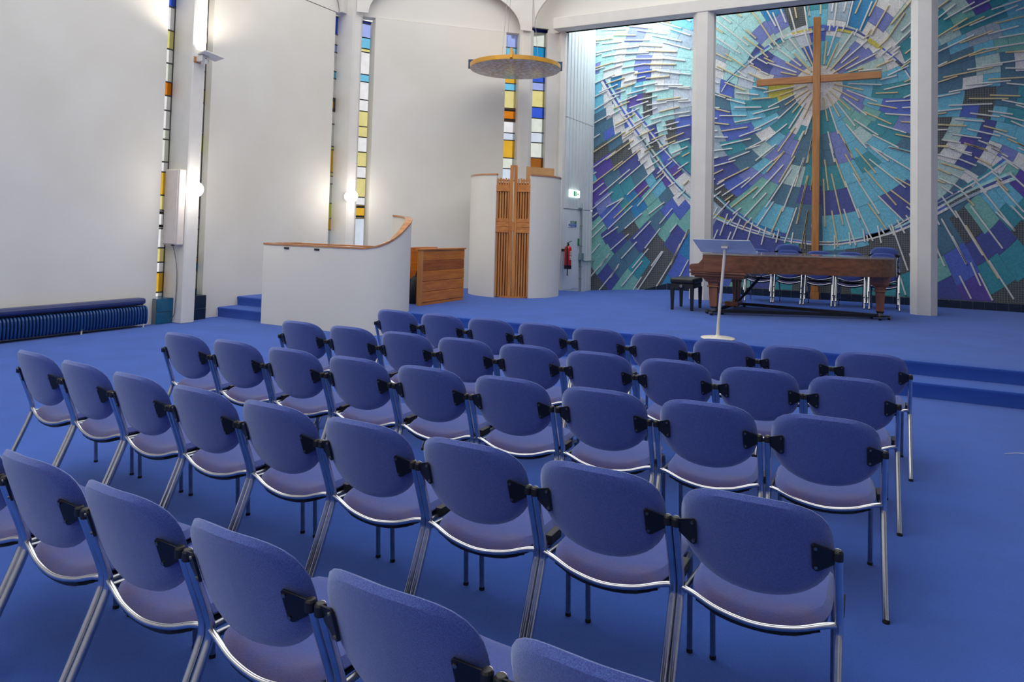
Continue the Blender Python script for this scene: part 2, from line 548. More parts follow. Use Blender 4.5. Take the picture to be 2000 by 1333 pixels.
slit(3, (-10.76, 11.6), (-10.76, 12.0), [6.25, 5.86, 5.63, 5.46, 5.04, 4.88, 4.45, 4.16, 3.88, 3.39, 3.32, 2.82, 2.74, 2.57, 2.15, 1.82, 1.57, 0.79, 0.35], 'bwlwswawqgaywqgavv'.replace('x', 'w'), framed=(6,))
slit(4, (-10.70, 12.40), (-10.48, 12.84), [6.33, 6.27, 5.95, 5.7, 5.62, 5.11, 4.94, 4.53, 4.27, 3.92, 3.68, 3.34, 3.01, 2.75, 2.32, 2.14, 1.84, 1.0, 0.34], 'nlsywswwyywywywavv', framed=(15,))
slit(5, (-8.12, 14.53), (-7.70, 14.95), [6.41, 6.33, 5.96, 5.73, 5.27, 5.11, 4.94, 4.52, 4.21, 3.94, 3.77, 3.35, 3.1, 2.74, 2.02, 1.3, 0.35], 'nlsyasyowvaqvvww', framed=(7,))
slit(6, (-7.52, 15.0), (-7.14, 15.38), [6.46, 6.36, 6.02, 5.75, 5.17, 4.98, 4.58, 4.32, 3.98, 3.74, 3.38, 3.11, 2.52, 1.8, 1.08, 0.36], 'nqzblybqvqrwvyw')
# glazed-tile plinths below the first two slits
for v0, v1, m, nm in ((7.66, 7.97, MTILET, 'tiled_plinth'), (8.22, 8.62, MTILEN, 'tiled_plinth')):
    t = struct(nm, box(-10.9, -10.50, v0, v1, 0, .40), MGROUT)
    for z0, z1 in ((.005, .185), (.195, .40)):
        build('tile', box(-10.52, -10.488, v0+.004, v1-.004, z0, z1), m, t, bevel=.004)
    build('tile', box(-10.88, -10.49, v0+.004, v1-.004, .40, .412), m, t)

# ------------------------------------------------------------------ the mosaic mural
RODS="-682,696,-620,696,0;-682,691,-670,691,0;-660,688,-593,683,0;-599,701,-563,695,0;-593,692,-526,678,1;-563,677,-487,659,0;-525,660,-451,638,0;-508,692,-452,670,0;-519,698,-477,687,1;-481,672,-429,650,0;-456,699,-429,685,0;-496,640,-429,616,0;-626,671,-567,665,1;-598,655,-531,649,0;-569,640,-499,630,0;-540,623,-463,613,1;-680,662,-627,663,1;-682,656,-664,656,0;-656,652,-604,652,0;-627,635,-558,636,0;-681,629,-629,634,0;-602,621,-532,618,0;-655,618,-602,622,0;-681,621,-657,626,0;-565,604,-496,599,0;-496,600,-441,589,0;-625,600,-565,605,0;-678,590,-625,601,1;-541,589,-463,582,1;-601,585,-541,590,0;-651,581,-601,592,0;-680,583,-647,591,0;-569,567,-511,571,1;-511,570,-452,558,0;-452,559,-428,554,0;-628,563,-568,573,0;-679,549,-620,570,0;-539,553,-479,554,1;-596,549,-539,558,0;-643,547,-594,559,1;-515,535,-446,530,0;-481,528,-428,524,0;-458,524,-428,520,0;-568,533,-510,540,0;-617,530,-567,542,1;-662,526,-612,543,0;-538,517,-480,523,0;-587,516,-537,526,0;-630,516,-591,527,0;-678,514,-639,530,0;-561,499,-509,507,0;-509,496,-451,500,1;-486,493,-433,495,0;-609,496,-560,512,0;-648,498,-608,515,0;-535,485,-484,490,0;-580,481,-531,495,0;-622,482,-580,497,1;-677,480,-636,501,0;-456,490,-427,489,0;-503,467,-453,477,1;-593,462,-554,479,0;-631,464,-601,479,0;-548,465,-508,478,0;-524,449,-483,458,0;-482,458,-427,464,0;-453,453,-428,454,0;-567,443,-527,460,0;-616,440,-564,465,1;-677,445,-632,467,0;-616,433,-584,449,0;-581,425,-541,447,0;-538,431,-498,445,0;-493,431,-453,440,0;-476,422,-426,431,0;-593,410,-550,437,1;-553,409,-514,426,1;-513,414,-472,426,0;-487,396,-441,413,1;-469,386,-427,398,0;-597,402,-569,420,0;-521,398,-492,410,1;-676,407,-657,418,0;-678,369,-589,422,1;-580,376,-536,405,0;-535,384,-503,399,0;-501,378,-462,394,1;-638,352,-568,400,1;-539,369,-517,382,1;-553,347,-527,369,0;-518,354,-478,382,0;-470,363,-431,379,0;-444,355,-427,364,1;-479,347,-449,363,0;-371,683,-293,612,0;-366,698,-333,670,0;-376,667,-352,648,1;-330,699,-309,682,1;-375,645,-312,595,0;-375,604,-331,579,1;-346,598,-299,561,1;-299,650,-276,627,1;-291,698,-271,669,1;-271,669,-234,607,1;-321,623,-281,581,0;-305,634,-260,597,1;-257,698,-233,651,0;-240,684,-215,620,0;-226,698,-211,657,0;-205,692,-188,627,0;-194,697,-188,665,1;-173,697,-164,633,0;-165,697,-162,667,0;-247,611,-238,599,0;-238,619,-223,599,0;-222,626,-215,612,0;-202,630,-198,624,0;-266,597,-249,580,1;-258,580,-236,567,1;-229,600,-178,554,0;-204,621,-166,565,0;-172,636,-152,571,0;-193,585,-156,540,1;-173,599,-150,546,1;-211,566,-161,534,1;-250,568,-187,540,0;-221,543,-188,534,1;-273,580,-250,565,0;-289,566,-265,552,1;-294,576,-281,566,0;-293,548,-260,529,1;-266,550,-248,540,0;-317,554,-297,538,0;-374,569,-350,557,0;-365,570,-314,540,1;-314,541,-278,525,0;-374,536,-361,528,0;-346,529,-301,507,1;-283,515,-250,506,0;-258,499,-192,508,0;-222,490,-166,508,1;-247,464,-188,492,0;-211,467,-161,500,1;-320,503,-269,494,0;-284,485,-242,486,1;-359,502,-329,491,1;-373,503,-344,492,0;-341,489,-298,475,0;-323,468,-263,465,0;-281,450,-223,464,0;-195,449,-157,494,1;-226,436,-179,480,0;-172,435,-149,488,1;-202,413,-168,470,0;-373,470,-357,469,0;-366,467,-333,457,1;-357,450,-296,447,0;-322,433,-263,441,0;-372,444,-362,444,0;-278,414,-226,440,0;-372,434,-335,428,1;-353,413,-293,420,1;-311,399,-262,415,0;-252,386,-206,424,0;-372,400,-337,398,0;-353,379,-285,393,0;-372,414,-361,414,0;-296,368,-244,394,0;-168,398,-149,457,0;-225,361,-189,415,1;-196,347,-169,407,1;-371,367,-327,371,0;-294,369,-265,377,0;-335,345,-287,363,0;-274,341,-229,378,0;-235,340,-212,360,1;-162,335,-151,402,1;-371,348,-358,352,0;-166,697,-161,667,0;-138,701,-138,668,1;-115,671,-111,698,0;-111,635,-105,694,0;-91,668,-86,689,0;-85,632,-72,693,0;-68,661,-56,690,1;-59,622,-35,684,0;-41,652,-25,687,1;-36,610,-3,671,1;-120,628,-118,645,0;-94,624,-88,639,0;-70,612,-63,627,0;-51,602,-37,623,1;-50,603,-41,610,0;-23,582,-5,599,1;-5,599,27,651,1;2,630,41,678,1;21,612,43,633,0;9,582,44,618,0;37,596,44,601,0;28,563,44,576,1;-15,566,3,582,0;7,569,19,580,0;-4,554,16,569,0;21,534,38,546,1;-26,540,5,552,1;-123,572,-103,636,0;-108,566,-71,622,0;-125,544,-102,599,1;-130,554,-125,606,1;-117,540,-80,584,1;-95,554,-44,599,0;-111,533,-61,565,1;-86,539,-26,569,0;-81,532,-52,540,1;-33,570,-19,579,0;-61,533,-16,535,0;-4,519,35,537,0;-18,511,13,518,0;27,543,44,556,0;-11,489,44,500,0;-81,507,-16,500,0;-27,482,15,481,1;27,503,44,510,1;26,469,44,477,0;-8,463,44,463,0;-109,508,-51,491,1;-111,500,-61,468,1;-118,494,-77,449,1;-84,493,-25,464,0;-124,488,-98,435,1;-91,478,-44,435,0;-106,470,-67,413,0;-120,462,-100,397,0;-131,479,-122,427,1;-43,462,14,447,1;23,448,44,448,0;-49,443,3,414,1;-9,437,40,431,0;-69,427,-22,391,0;-23,415,31,394,0;21,418,44,416,1;-33,393,17,363,0;11,392,44,383,1;-85,418,-44,364,0;-100,404,-75,353,1;-121,403,-110,354,0;-1,365,44,350,0;-45,373,-13,352,0;-181,386,-171,406,0;-159,355,-151,401,0;87,632,120,659,0;87,654,109,670,1;99,628,153,659,0;87,593,141,627,1;114,602,170,627,1;132,639,179,660,0;144,611,226,643,0;182,640,235,654,0;190,611,236,620,1;223,633,236,637,0;127,576,184,596,1;87,561,152,591,0;176,590,227,601,0;195,581,236,585,0;90,530,171,561,1;172,560,236,566,0;143,548,194,559,1;87,531,105,540,0;140,520,200,526,0;166,526,236,533,0;205,550,236,549,1;98,507,183,521,1;87,497,123,508,1;205,518,236,515,0;138,489,214,492,0;108,476,183,487,0;176,497,236,497,1;87,467,128,474,0;207,487,236,482,0;143,460,210,456,1;179,465,230,460,1;199,454,236,443,0;108,448,183,447,0;89,437,131,440,0;87,431,103,433,1;145,430,195,420,0;176,433,217,424,0;222,443,236,437,0;197,423,236,410,0;119,419,170,412,0;89,409,139,404,1;214,411,236,398,0;168,403,208,389,1;140,398,196,381,0;185,392,223,374,0;87,398,106,398,0;114,388,164,378,0;208,376,236,359,1;159,374,196,356,0;95,377,129,370,0;135,369,174,353,1;86,364,107,362,1;110,358,148,348,0;181,358,199,346,0;226,357,236,351,0;-677,330,-614,372,0;-678,287,-595,347,1;-678,312,-665,320,0;-618,323,-550,375,1;-675,268,-644,292,0;-655,261,-575,326,0;-678,222,-620,269,0;-603,290,-533,348,0;-554,348,-528,369,0;-538,369,-518,381,1;-635,231,-591,254,0;-675,170,-591,253,0;-581,262,-512,325,0;-535,326,-501,348,0;-615,203,-528,285,1;-554,234,-486,310,0;-677,201,-659,216,0;-675,150,-640,185,0;-644,153,-604,181,0;-630,175,-567,234,0;-586,177,-542,216,0;-675,109,-651,137,0;-525,214,-486,244,0;-477,282,-461,292,0;-508,302,-489,318,1;-505,314,-468,345,0;-497,191,-466,229,0;-621,123,-575,164,0;-562,152,-519,197,0;-593,102,-554,145,0;-649,79,-625,113,0;-674,53,-629,105,0;-533,130,-495,180,0;-564,80,-524,129,0;-621,53,-599,88,0;-650,20,-602,80,0;-591,33,-539,98,0;-516,87,-490,124,0;-471,171,-455,191,0;-502,38,-465,101,0;-465,101,-426,180,0;-468,92,-446,144,1;-436,156,-426,180,1;-446,64,-425,106,0;-561,26,-540,59,0;-550,25,-487,124,0;-454,255,-435,274,0;-478,347,-450,362,0;-440,286,-428,298,1;-466,309,-446,324,1;-454,325,-429,341,0;-360,287,-343,297,0;-357,292,-289,326,1;-249,315,-211,361,1;-305,279,-236,341,0;-279,254,-213,331,0;-222,291,-189,350,1;-189,281,-169,346,0;-348,260,-285,303,0;-328,232,-269,281,1;-373,296,-365,300,0;-364,274,-343,287,0;-371,254,-351,270,0;-342,248,-323,262,1;-367,206,-331,248,0;-298,210,-249,267,0;-250,234,-196,322,0;-214,224,-186,303,0;-184,197,-161,305,1;-154,274,-148,334,0;-269,190,-233,247,0;-237,177,-213,235,1;-209,154,-184,234,0;-323,217,-305,232,0;-372,206,-359,233,0;-352,167,-335,218,0;-324,159,-306,206,0;-289,157,-278,200,0;-327,199,-312,221,0;-336,192,-327,206,0;-301,181,-290,202,1;-290,197,-281,210,0;-259,148,-249,189,0;-266,172,-261,185,0;-227,154,-221,184,0;-234,163,-230,176,0;-173,144,-160,227,1;-166,143,-164,176,0;-195,152,-191,178,0;-366,158,-357,180,0;-334,157,-327,176,0;-152,192,-147,249,0;-369,330,-319,343,0;-373,309,-347,322,1;-164,334,-154,378,1;-181,307,-170,346,0;-154,273,-149,332,1;-180,212,-162,306,1;-173,143,-160,227,1;-166,142,-164,176,0;-151,193,-148,254,0;-117,377,-107,335,0;-86,376,-71,343,1;-127,341,-119,273,1;-106,343,-84,279,1;-129,298,-125,192,1;-113,309,-89,197,1;-86,293,-57,212,0;-86,352,-55,292,1;-66,364,-26,310,1;-46,375,-2,335,0;-15,353,45,311,0;-70,310,-19,222,0;-39,340,30,278,0;-49,321,13,241,1;-2,365,45,350,0;11,300,45,278,1;2,273,45,237,1;-22,261,28,206,0;-41,245,-5,189,1;-61,233,-31,164,0;-88,232,-64,153,0;-112,228,-99,149,1;-106,174,-105,144,0;-77,181,-74,153,0;-50,189,-46,161,0;-43,176,-40,163,0;-22,197,-15,160,0;4,201,35,104,0;14,210,29,182,0;31,220,45,197,0;32,238,45,226,0;38,140,45,116,0;15,110,31,53,0;-1,198,9,177,0;-16,191,-9,180,0;85,365,107,364,1;135,368,174,354,1;174,368,196,355,0;109,359,148,343,0;182,357,209,339,0;225,366,236,359,1;85,348,123,336,0;95,329,134,314,1;125,337,156,322,0;153,340,181,323,1;198,340,218,325,0;206,331,226,314,0;85,319,111,305,1;135,312,161,291,0;172,323,191,307,0;113,307,134,294,0;92,297,113,285,0;85,294,101,287,1;114,287,134,272,0;95,280,115,265,0;152,294,173,268,0;182,310,199,292,0;212,306,236,279,0;188,297,209,271,1;190,289,235,229,0;128,273,144,256,0;162,279,221,191,0;96,260,123,216,0;141,254,152,241,1;146,241,200,156,0;189,229,221,191,0;214,242,235,215,0;119,231,167,141,0;95,214,139,123,0;85,158,101,116,0;138,201,193,96,1;114,179,139,122,0;146,126,163,80,0;160,105,183,52,0;127,98,147,53,0;177,131,218,57,0;85,215,92,201,0"
HINTS="-655,680,C;-675,647,L;-605,681,C;-566,674,p;-538,689,C;-494,675,C;-500,688,L;-451,689,c;-445,646,s;-525,651,C;-667,633,C;-614,644,C;-572,646,s;-604,624,W;-537,643,L;-509,646,C;-674,605,p;-643,599,C;-588,610,C;-604,608,W;-539,596,p;-508,603,W;-474,600,L;-444,594,C;-539,578,p;-511,575,W;-477,570,L;-539,562,B;-504,550,W;-476,548,L;-446,546,C;-669,563,C;-665,537,c;-639,551,W;-616,543,A;-586,538,W;-554,539,c;-529,540,C;-608,514,p;-635,519,W;-661,514,C;-668,496,c;-589,522,C;-563,508,P;-534,488,K;-494,510,C;-445,513,L;-654,479,P;-621,493,W;-604,476,C;-503,474,L;-448,477,s;-643,456,S;-578,444,B;-607,458,W;-552,458,C;-533,454,C;-444,447,B;-626,424,B;-590,426,W;-552,424,W;-514,426,N;-490,440,C;-468,421,K;-444,420,N;-656,406,S;-606,398,S;-532,393,S;-510,380,K;-495,394,L;-652,374,K;-599,376,K;-551,396,W;-482,361,B;-529,362,W;-446,363,T;-638,349,P;-576,354,N;-464,378,C;-371,671,p;-360,676,C;-331,681,C;-345,650,C;-303,655,C;-350,615,g;-364,587,s;-316,586,C;-330,616,C;-284,661,C;-305,634,C;-267,639,p;-276,689,N;-240,697,A;-251,669,c;-213,668,p;-182,667,K;-156,681,T;-210,602,g;-181,613,L;-158,617,B;-212,585,C;-220,555,p;-269,567,N;-288,540,L;-260,538,W;-364,555,W;-335,561,g;-332,538,C;-363,516,L;-332,505,B;-290,517,p;-306,480,c;-301,492,g;-265,472,T;-219,492,Y;-276,507,c;-348,483,S;-331,467,p;-357,457,B;-300,451,c;-209,469,S;-233,468,T;-259,443,c;-328,438,c;-195,449,T;-180,426,W;-237,414,W;-206,427,T;-322,409,B;-278,393,S;-227,405,c;-356,384,s;-324,377,T;-264,364,g;-197,384,p;-164,375,S;-161,411,T;-352,352,T;-302,348,S;-218,343,p;-184,345,g;-242,375,c;-155,672,c;-124,655,N;-124,613,c;-94,659,s;-61,658,A;-34,650,p;-12,660,A;-3,634,s;14,667,W;17,624,g;-112,620,W;-77,591,g;-61,571,p;-34,597,W;-16,565,B;-7,574,W;8,547,W;21,556,K;34,563,T;34,597,c;23,521,c;-3,509,c;-31,546,g;-51,497,c;-69,475,p;-33,476,c;-13,469,T;28,487,T;19,457,B;-31,450,S;20,423,W;37,407,p;-83,456,G;-42,431,G;-15,417,T;-104,452,c;-78,435,G;-51,404,g;2,397,T;-124,427,T;-83,395,c;-103,383,p;-126,378,S;-64,376,c;-42,361,N;-24,378,c;24,371,S;-153,418,T;103,651,s;117,654,g;158,659,P;132,631,G;158,628,T;187,645,T;216,642,c;95,637,c;97,610,T;111,584,g;142,608,T;183,613,s;222,604,c;197,583,g;158,573,s;118,562,c;95,555,S;132,539,S;172,548,c;199,550,G;226,566,G;226,538,W;207,516,S;176,519,g;148,497,W;103,520,c;105,493,S;176,488,c;207,474,S;142,467,K;168,442,K;114,464,c;199,447,S;142,436,B;222,439,T;108,426,p;148,407,c;168,411,p;187,424,c;206,405,S;114,392,g;93,386,K;136,372,P;164,393,N;183,373,S;201,377,c;175,357,W;114,363,c;225,392,c;-661,357,K;-650,328,P;-666,300,c;-592,361,K;-616,303,S;-588,340,N;-659,272,P;-562,318,S;-600,290,T;-648,243,p;-606,271,T;-552,290,P;-500,332,N;-494,347,T;-481,313,P;-622,237,p;-664,205,N;-621,209,B;-551,247,A;-573,225,T;-505,283,c;-480,268,S;-517,247,G;-588,200,S;-538,207,G;-449,230,B;-459,274,W;-650,174,G;-565,176,K;-610,151,N;-515,187,S;-485,190,G;-534,153,N;-443,203,G;-596,123,K;-658,105,G;-628,82,S;-564,109,S;-460,164,N;-511,132,K;-433,141,A;-483,101,K;-538,86,T;-660,40,K;-605,55,N;-572,45,G;-510,60,K;-459,96,B;-489,56,A;-441,88,B;-349,347,G;-315,366,T;-335,326,N;-301,346,S;-274,359,g;-252,347,c;-326,297,K;-293,320,p;-260,302,N;-306,277,B;-225,322,p;-235,282,G;-292,254,G;-262,240,S;-209,271,S;-194,313,g;-243,223,c;-208,215,B;-188,254,K;-170,296,G;-160,249,N;-178,346,S;-161,354,T;-157,202,S;-361,196,s;-333,182,N;-305,174,c;-272,164,G;-242,159,N;-213,157,T;-185,180,S;-177,155,K;-164,360,p;-163,298,T;-172,329,W;-152,301,T;-163,254,N;-165,199,S;-124,359,S;-118,325,W;-124,304,T;-96,358,p;-112,245,N;-87,255,G;-92,206,c;-120,194,S;-87,318,c;-68,264,c;-62,207,B;-60,333,T;-26,344,N;-30,279,K;-9,299,c;-43,213,c;-4,231,G;11,320,K;1,341,c;22,346,c;27,273,N;27,261,N;6,249,c;2,155,K;30,168,c;28,81,T;17,124,K;112,353,W;131,361,P;155,357,N;169,345,W;124,349,c;104,330,W;131,326,c;143,340,N;181,345,S;143,312,W;162,323,S;195,334,W;206,342,p;229,349,c;102,298,g;124,292,S;174,303,c;206,311,G;229,330,W;220,283,N;234,297,P;202,259,c;179,228,G;150,211,K;114,193,B;218,228,T;229,201,K;195,178,N;102,176,S;102,113,G;127,120,B;155,135,K;176,153,N;195,145,N;229,138,T;211,113,K;176,92,T;98,68,N;124,72,K;157,74,P;206,58,S;229,70,K"
RING=[(-3.55, 5.07), (-3.41, 5.3), (-3.16, 5.54), (-2.95, 5.72), (-2.74, 5.88), (-2.45, 6.06), (-2.21, 6.2), (-1.97, 6.28), (-1.56, 6.34), (-1.3, 6.36), (-1.03, 6.32), (-0.7, 6.21), (-0.43, 6.02), (-0.16, 5.78), (0.12, 5.51), (0.29, 5.29), (0.43, 5.02)]
BAND1=[(-6.5, 5.58), (-6.21, 5.11), (-5.71, 4.37), (-5.19, 3.65), (-4.75, 3.07), (-4.29, 2.6), (-3.7, 2.16), (-3.27, 1.96), (-2.72, 1.77), (-2.18, 1.64), (-1.66, 1.57), (-1.37, 1.56), (-0.98, 1.58), (-0.41, 1.71), (0.12, 1.89), (0.45, 2.06), (0.87, 2.29), (1.36, 2.61), (1.83, 2.86), (2.18, 3.02)]
BAND2=[(-5.71, 4.76), (-5.19, 4.13), (-4.73, 3.57), (-4.22, 3.07), (-3.71, 2.66), (-3.28, 2.3), (-2.72, 1.92), (-2.18, 1.68)]
BAND3=[(-0.46, 1.72), (-0.09, 1.84), (0.45, 2.21), (0.87, 2.46), (1.6, 2.95), (2.06, 3.33)]

PAL = {'W': ('off_white', (226, 226, 226)), 'L': ('lilac', (201, 212, 226)), 'C': ('pale_cyan', (175, 226, 226)), 'c': ('turquoise', (110, 189, 216)),
       'T': ('teal', (62, 150, 165)), 'G': ('sea_green', (123, 185, 177)), 'g': ('pale_green_grey', (180, 208, 206)), 's': ('blue_grey', (162, 181, 197)),
       'S': ('slate_teal', (81, 121, 146)), 'B': ('royal_blue', (85, 109, 199)), 'N': ('navy', (75, 86, 155)), 'P': ('purple', (94, 78, 166)),
       'p': ('periwinkle', (124, 136, 202)), 'K': ('charcoal', (69, 75, 79)), 'Y': ('yellow', (206, 196, 80)), 'A': ('azure', (51, 135, 191))}
TM = {k: tessera('mosaic_'+n, c, (112, 116, 118) if k in 'K' else tuple(int(x*.8+20) for x in c), .045 if k in 'K' else .03, .12 if k == 'K' else .09) for k, (n, c) in PAL.items()}
hint = [h.split(',') for h in HINTS.split(';')]
hp = np.array([[int(h[0])/100, int(h[1])/100] for h in hint])
hc = [h[2] for h in hint]
rods = np.array([[int(x) for x in r.split(',')] for r in RODS.split(';')], float)
rods[:, :4] /= 100
CX, CZ = -1.43, 5.02
cen = np.array([CX, CZ])
mid = (rods[:, 0:2]+rods[:, 2:4])/2
dirv = rods[:, 2:4]-rods[:, 0:2]
rad = mid-cen
sg = np.sign((dirv*rad).sum(1))
sg[sg == 0] = 1
dirv = dirv*sg[:, None]
dev = np.arctan2(dirv[:, 1], dirv[:, 0]) - np.arctan2(rad[:, 1], rad[:, 0])
dev = (dev+PI) % (2*PI)-PI
lenw = np.hypot(dirv[:, 0], dirv[:, 1])
okr = (np.abs(dev) < 1.2) & (lenw > .3)
fm_, fd_, fl_ = mid[okr], dev[okr], lenw[okr]
def flow(Pn):
    d2 = ((Pn[:, None, :]-fm_[None])**2).sum(2)
    w = fl_[None]/(d2+.03)**2
    dv = (w*fd_[None]).sum(1)/w.sum(1)
    r = Pn-cen
    a = np.arctan2(r[:, 1], r[:, 0])+dv
    return np.stack([np.cos(a), np.sin(a)], 1)
U0, U1, Z0M, Z1M = -6.74, 2.85, .15, 7.4
NF, DS, NS = 224, .06, 165
th = 2*PI*np.arange(NF)/NF
X = cen+.34*np.stack([np.cos(th), np.sin(th)], 1)
path = [X]
for i in range(NS):
    k1 = flow(X)
    k2 = flow(X+k1*DS/2)
    X = X+k2*DS
    path.append(X)
path = np.array(path)            # steps x lines x 2
def curb_top(u):
    return .487 if u > -4.74 else ZS-.16*(-4.74-u)/1.98
def clip(poly):
    for ax, val, s in ((0, U0, 1), (0, U1, -1), (1, Z0M, 1), (1, Z1M, -1)):
        out = []
        for i in range(len(poly)):
            a, b = poly[i-1], poly[i]
            ia, ib = (a[ax]-val)*s >= 0, (b[ax]-val)*s >= 0
            if ia != ib:
                t = (val-a[ax])/(b[ax]-a[ax])
                out.append(a+(b-a)*t)
            if ib:
                out.append(b)
        poly = out
        if len(poly) < 3:
            return []
    return poly
def clip_line(poly, fn):
    out = []
    for i in range(len(poly)):
        a, b = poly[i-1], poly[i]
        fa, fb = a[1]-fn(a[0]), b[1]-fn(b[0])
        if (fa >= 0) != (fb >= 0):
            out.append(a+(b-a)*(fa/(fa-fb)))
        if fb >= 0:
            out.append(b)
    return out if len(out) > 2 else []
def area(p):
    q = np.array(p)
    return .5*abs(np.sum(q[:, 0]*np.roll(q[:, 1], -1)-q[:, 1]*np.roll(q[:, 0], -1)))
cells = []
def inside(p):
    return U0-.4 < p[0] < U1+.4 and Z0M-.3 < p[1] < Z1M+.3
def grow(i0, i1, s):
    while s < NS-2:
        a, b = path[s, i0 % NF], path[s, i1 % NF]
        if not (inside(a) or inside(b)) and s > 12:
            return
        gap = np.hypot(*(a-b))
        rdist = np.hypot(*((a+b)/2-cen))
        side = abs(a[0]-CX) > 2.3 and a[1] > 2.6
        if gap > (.46 if side else .78 if a[1] < 3.2 else .60) and i1-i0 > 1:
            m_ = (i0+i1)//2
            grow(i0, m_, s)
            grow(m_, i1, s)
            return
        # the tile runs along its ray until the recorded colour changes
        lo, hi = (.24, .62) if side else (.46, 1.0) if a[1] < 3.2 else (.36, 1.0)
        def near(t):
            m_ = (path[t, i0 % NF]+path[t, i1 % NF])/2
            return int(np.argmin(((hp-m_)**2).sum(1)))
        k0 = near(min(NS-1, s+int(lo/DS)//2))
        e = min(NS-1, s+int(lo/DS))
        while e < min(NS-1, s+int(hi/DS)) and near(e) == k0:
            e += 1
        poly = [path[s, j % NF] for j in range(i0, i1+1)] + [path[t, i1 % NF] for t in range(s+1, e, 2)] + [path[e, j % NF] for j in range(i1, i0-1, -1)] + [path[t, i0 % NF] for t in range(e-1, s, -2)]
        c = clip(poly)
        if c:
            c = clip_line(c, curb_top)
        if c and area(c) > .004:
            cells.append(c)
        s = e
for k in range(0, NF, 7):
    grow(k, k+7, 3)
mural = thing('mosaic_mural', 'huge turquoise and blue mosaic mural of rays and swirls on the end wall', 'mural', (CX, VM, ZS))
build('backing', MB().slab([(U0, VM, .1), (U1+.3, VM, .1), (U1+.3, VM, 7.5), (U0, VM, 7.5)], (0, .12, 0)), MSLATE, mural)
def tile_mb(poly, t, inset=.0035):
    q = np.array(poly)
    c = q.mean(0)
    d = np.hypot(*(q-c).T)[:, None]
    q = c+(q-c)*np.clip(1-inset/np.maximum(d, .02), .3, 1)
    return [(x, VM-t, z) for x, z in q]
disc = [path[3, j] for j in range(0, NF, 4)]
cells.sort(key=lambda c: -area(c))
cols = []
for c in cells:
    m_ = np.mean(np.array(c), 0)
    d = ((hp-m_)**2).sum(1)
    o = np.argsort(d)[:3]
    k = o[0]
    cols.append(hc[k])
NT = 299
def add_tile(c, code):
    t = random.uniform(.004, .009)
    build('tile', MB().slab(tile_mb(c, t), (0, t-.002, 0)), TM[code], mural)
add_tile(disc, 'W')
for c, code in list(zip(cells, cols))[:NT]:
    add_tile(c, code)
small = {}
for c, code in list(zip(cells, cols))[NT:]:
    t = random.uniform(.004, .009)
    small.setdefault(code, MB()).slab(tile_mb(c, t), (0, t-.002, 0))
def multi(name, dic, mats, parent, kind='stuff'):
    """one mesh of many small pieces in several colours"""
    allm = MB()
    idx = []
    keys = list(dic)
    for i, k in enumerate(keys):
        nf = len(dic[k].f)
        allm.add(dic[k].v, dic[k].f)
        idx += [i]*nf
    o = build(name, allm, mats[keys[0]], parent, kind=kind)
    for k in keys[1:]:
        o.data.materials.append(mats[k])
    o.data.polygons.foreach_set('material_index', idx)
    return o
multi('small_tiles', small, TM, mural)
# narrow curved bands of tesserae that sweep across the rays
def band(pts, offs, codes, seg, taper=False, back=.020):
    P = [Vector((p[0], 0, p[1])) for p in pts]
    Q = cr(P, 6)
    acc = {}
    n = len(Q)
    for a, b, code0 in offs:
        i = 0
        k = 0
        while i < n-1:
            e = min(n-1, i+seg)
            L, R = [], []
            for j in range(i, e+1):
                d = (Q[min(j+1, n-1)]-Q[max(j-1, 0)]).normalized()
                nn = Vector((-d.z, 0, d.x))
                tp = .35+.65*math.sin(PI*j/(n-1)) if taper else 1-.55*math.sin(PI*j/(n-1))
                L.append(Q[j]+nn*a*tp)
                R.append(Q[j]+nn*b*tp)
            code = codes[code0][k % len(codes[code0])]
            for j in range(len(L)-1):
                acc.setdefault(code, MB()).slab([(v.x, VM-back, v.z) for v in (L[j], L[j+1], R[j+1], R[j])], (0, .012, 0))
            i = e
            k += 1
    return acc
bc = ['WWsWCWWsWLWW', 'NBKNScNNBKNS', 'CWgCgYWCsWCc', 'BSNTBANSTBNA']
acc = band(BAND1, [(-.10, -.03, 0), (-.03, .03, 1), (.03, .09, 2)], bc, 7)
for bnd in (BAND2, BAND3):
    for k, v in band(bnd, [(-.05, .0, 0), (0, .06, 3)], bc, 7).items():
        acc.setdefault(k, MB()).add(v.v, v.f)
for k, v in band(RING, [(-.06, 0, 0), (0, .05, 1)], ['WCsWCTCWsBYWYWK', 'BNTSBNWYBBNNYBN'], 6, True).items():
    acc.setdefault(k, MB()).add(v.v, v.f)
multi('band_tesserae', acc, TM, mural)
# battens: white and cream rods screwed over the joints
def batten_mb(r, mb):
    a, b = Vector((r[0], VM-.036, r[1])), Vector((r[2], VM-.036, r[3]))
    d = (b-a).normalized()
    x = d.cross(Vector((0, -1, 0))).normalized()
    w, h = .016, .044
    prof = [(-w, .03), (-w, .006), (-w*.55, -.004), (w*.55, -.004), (w, .006), (w, .03)]
    vs = [p+x*i+Vector((0, j, 0)) for p in (a, b) for i, j in prof]
    return mb.add(vs, [(5, 4, 3, 2, 1, 0), (6, 7, 8, 9, 10, 11)] + [(i, (i+1) % 6, 6+(i+1) % 6, 6+i) for i in range(6)])
order = np.argsort(-np.hypot(rods[:, 2]-rods[:, 0], rods[:, 3]-rods[:, 1]))
short = {}
for n_, i in enumerate(order):
    r = rods[i]
    if max(r[0], r[2]) > U1+.05:
        f_c = (U1+.05-min(r[0], r[2]))/(max(r[0], r[2])-min(r[0], r[2]))
    if n_ < 299:
        build('batten', batten_mb(r, MB()), MBATC if r[4] else MBATW, mural)
    else:
        batten_mb(r, short.setdefault('c' if r[4] else 'w', MB()))
multi('short_battens', short, {'c': MBATC, 'w': MBATW}, mural)
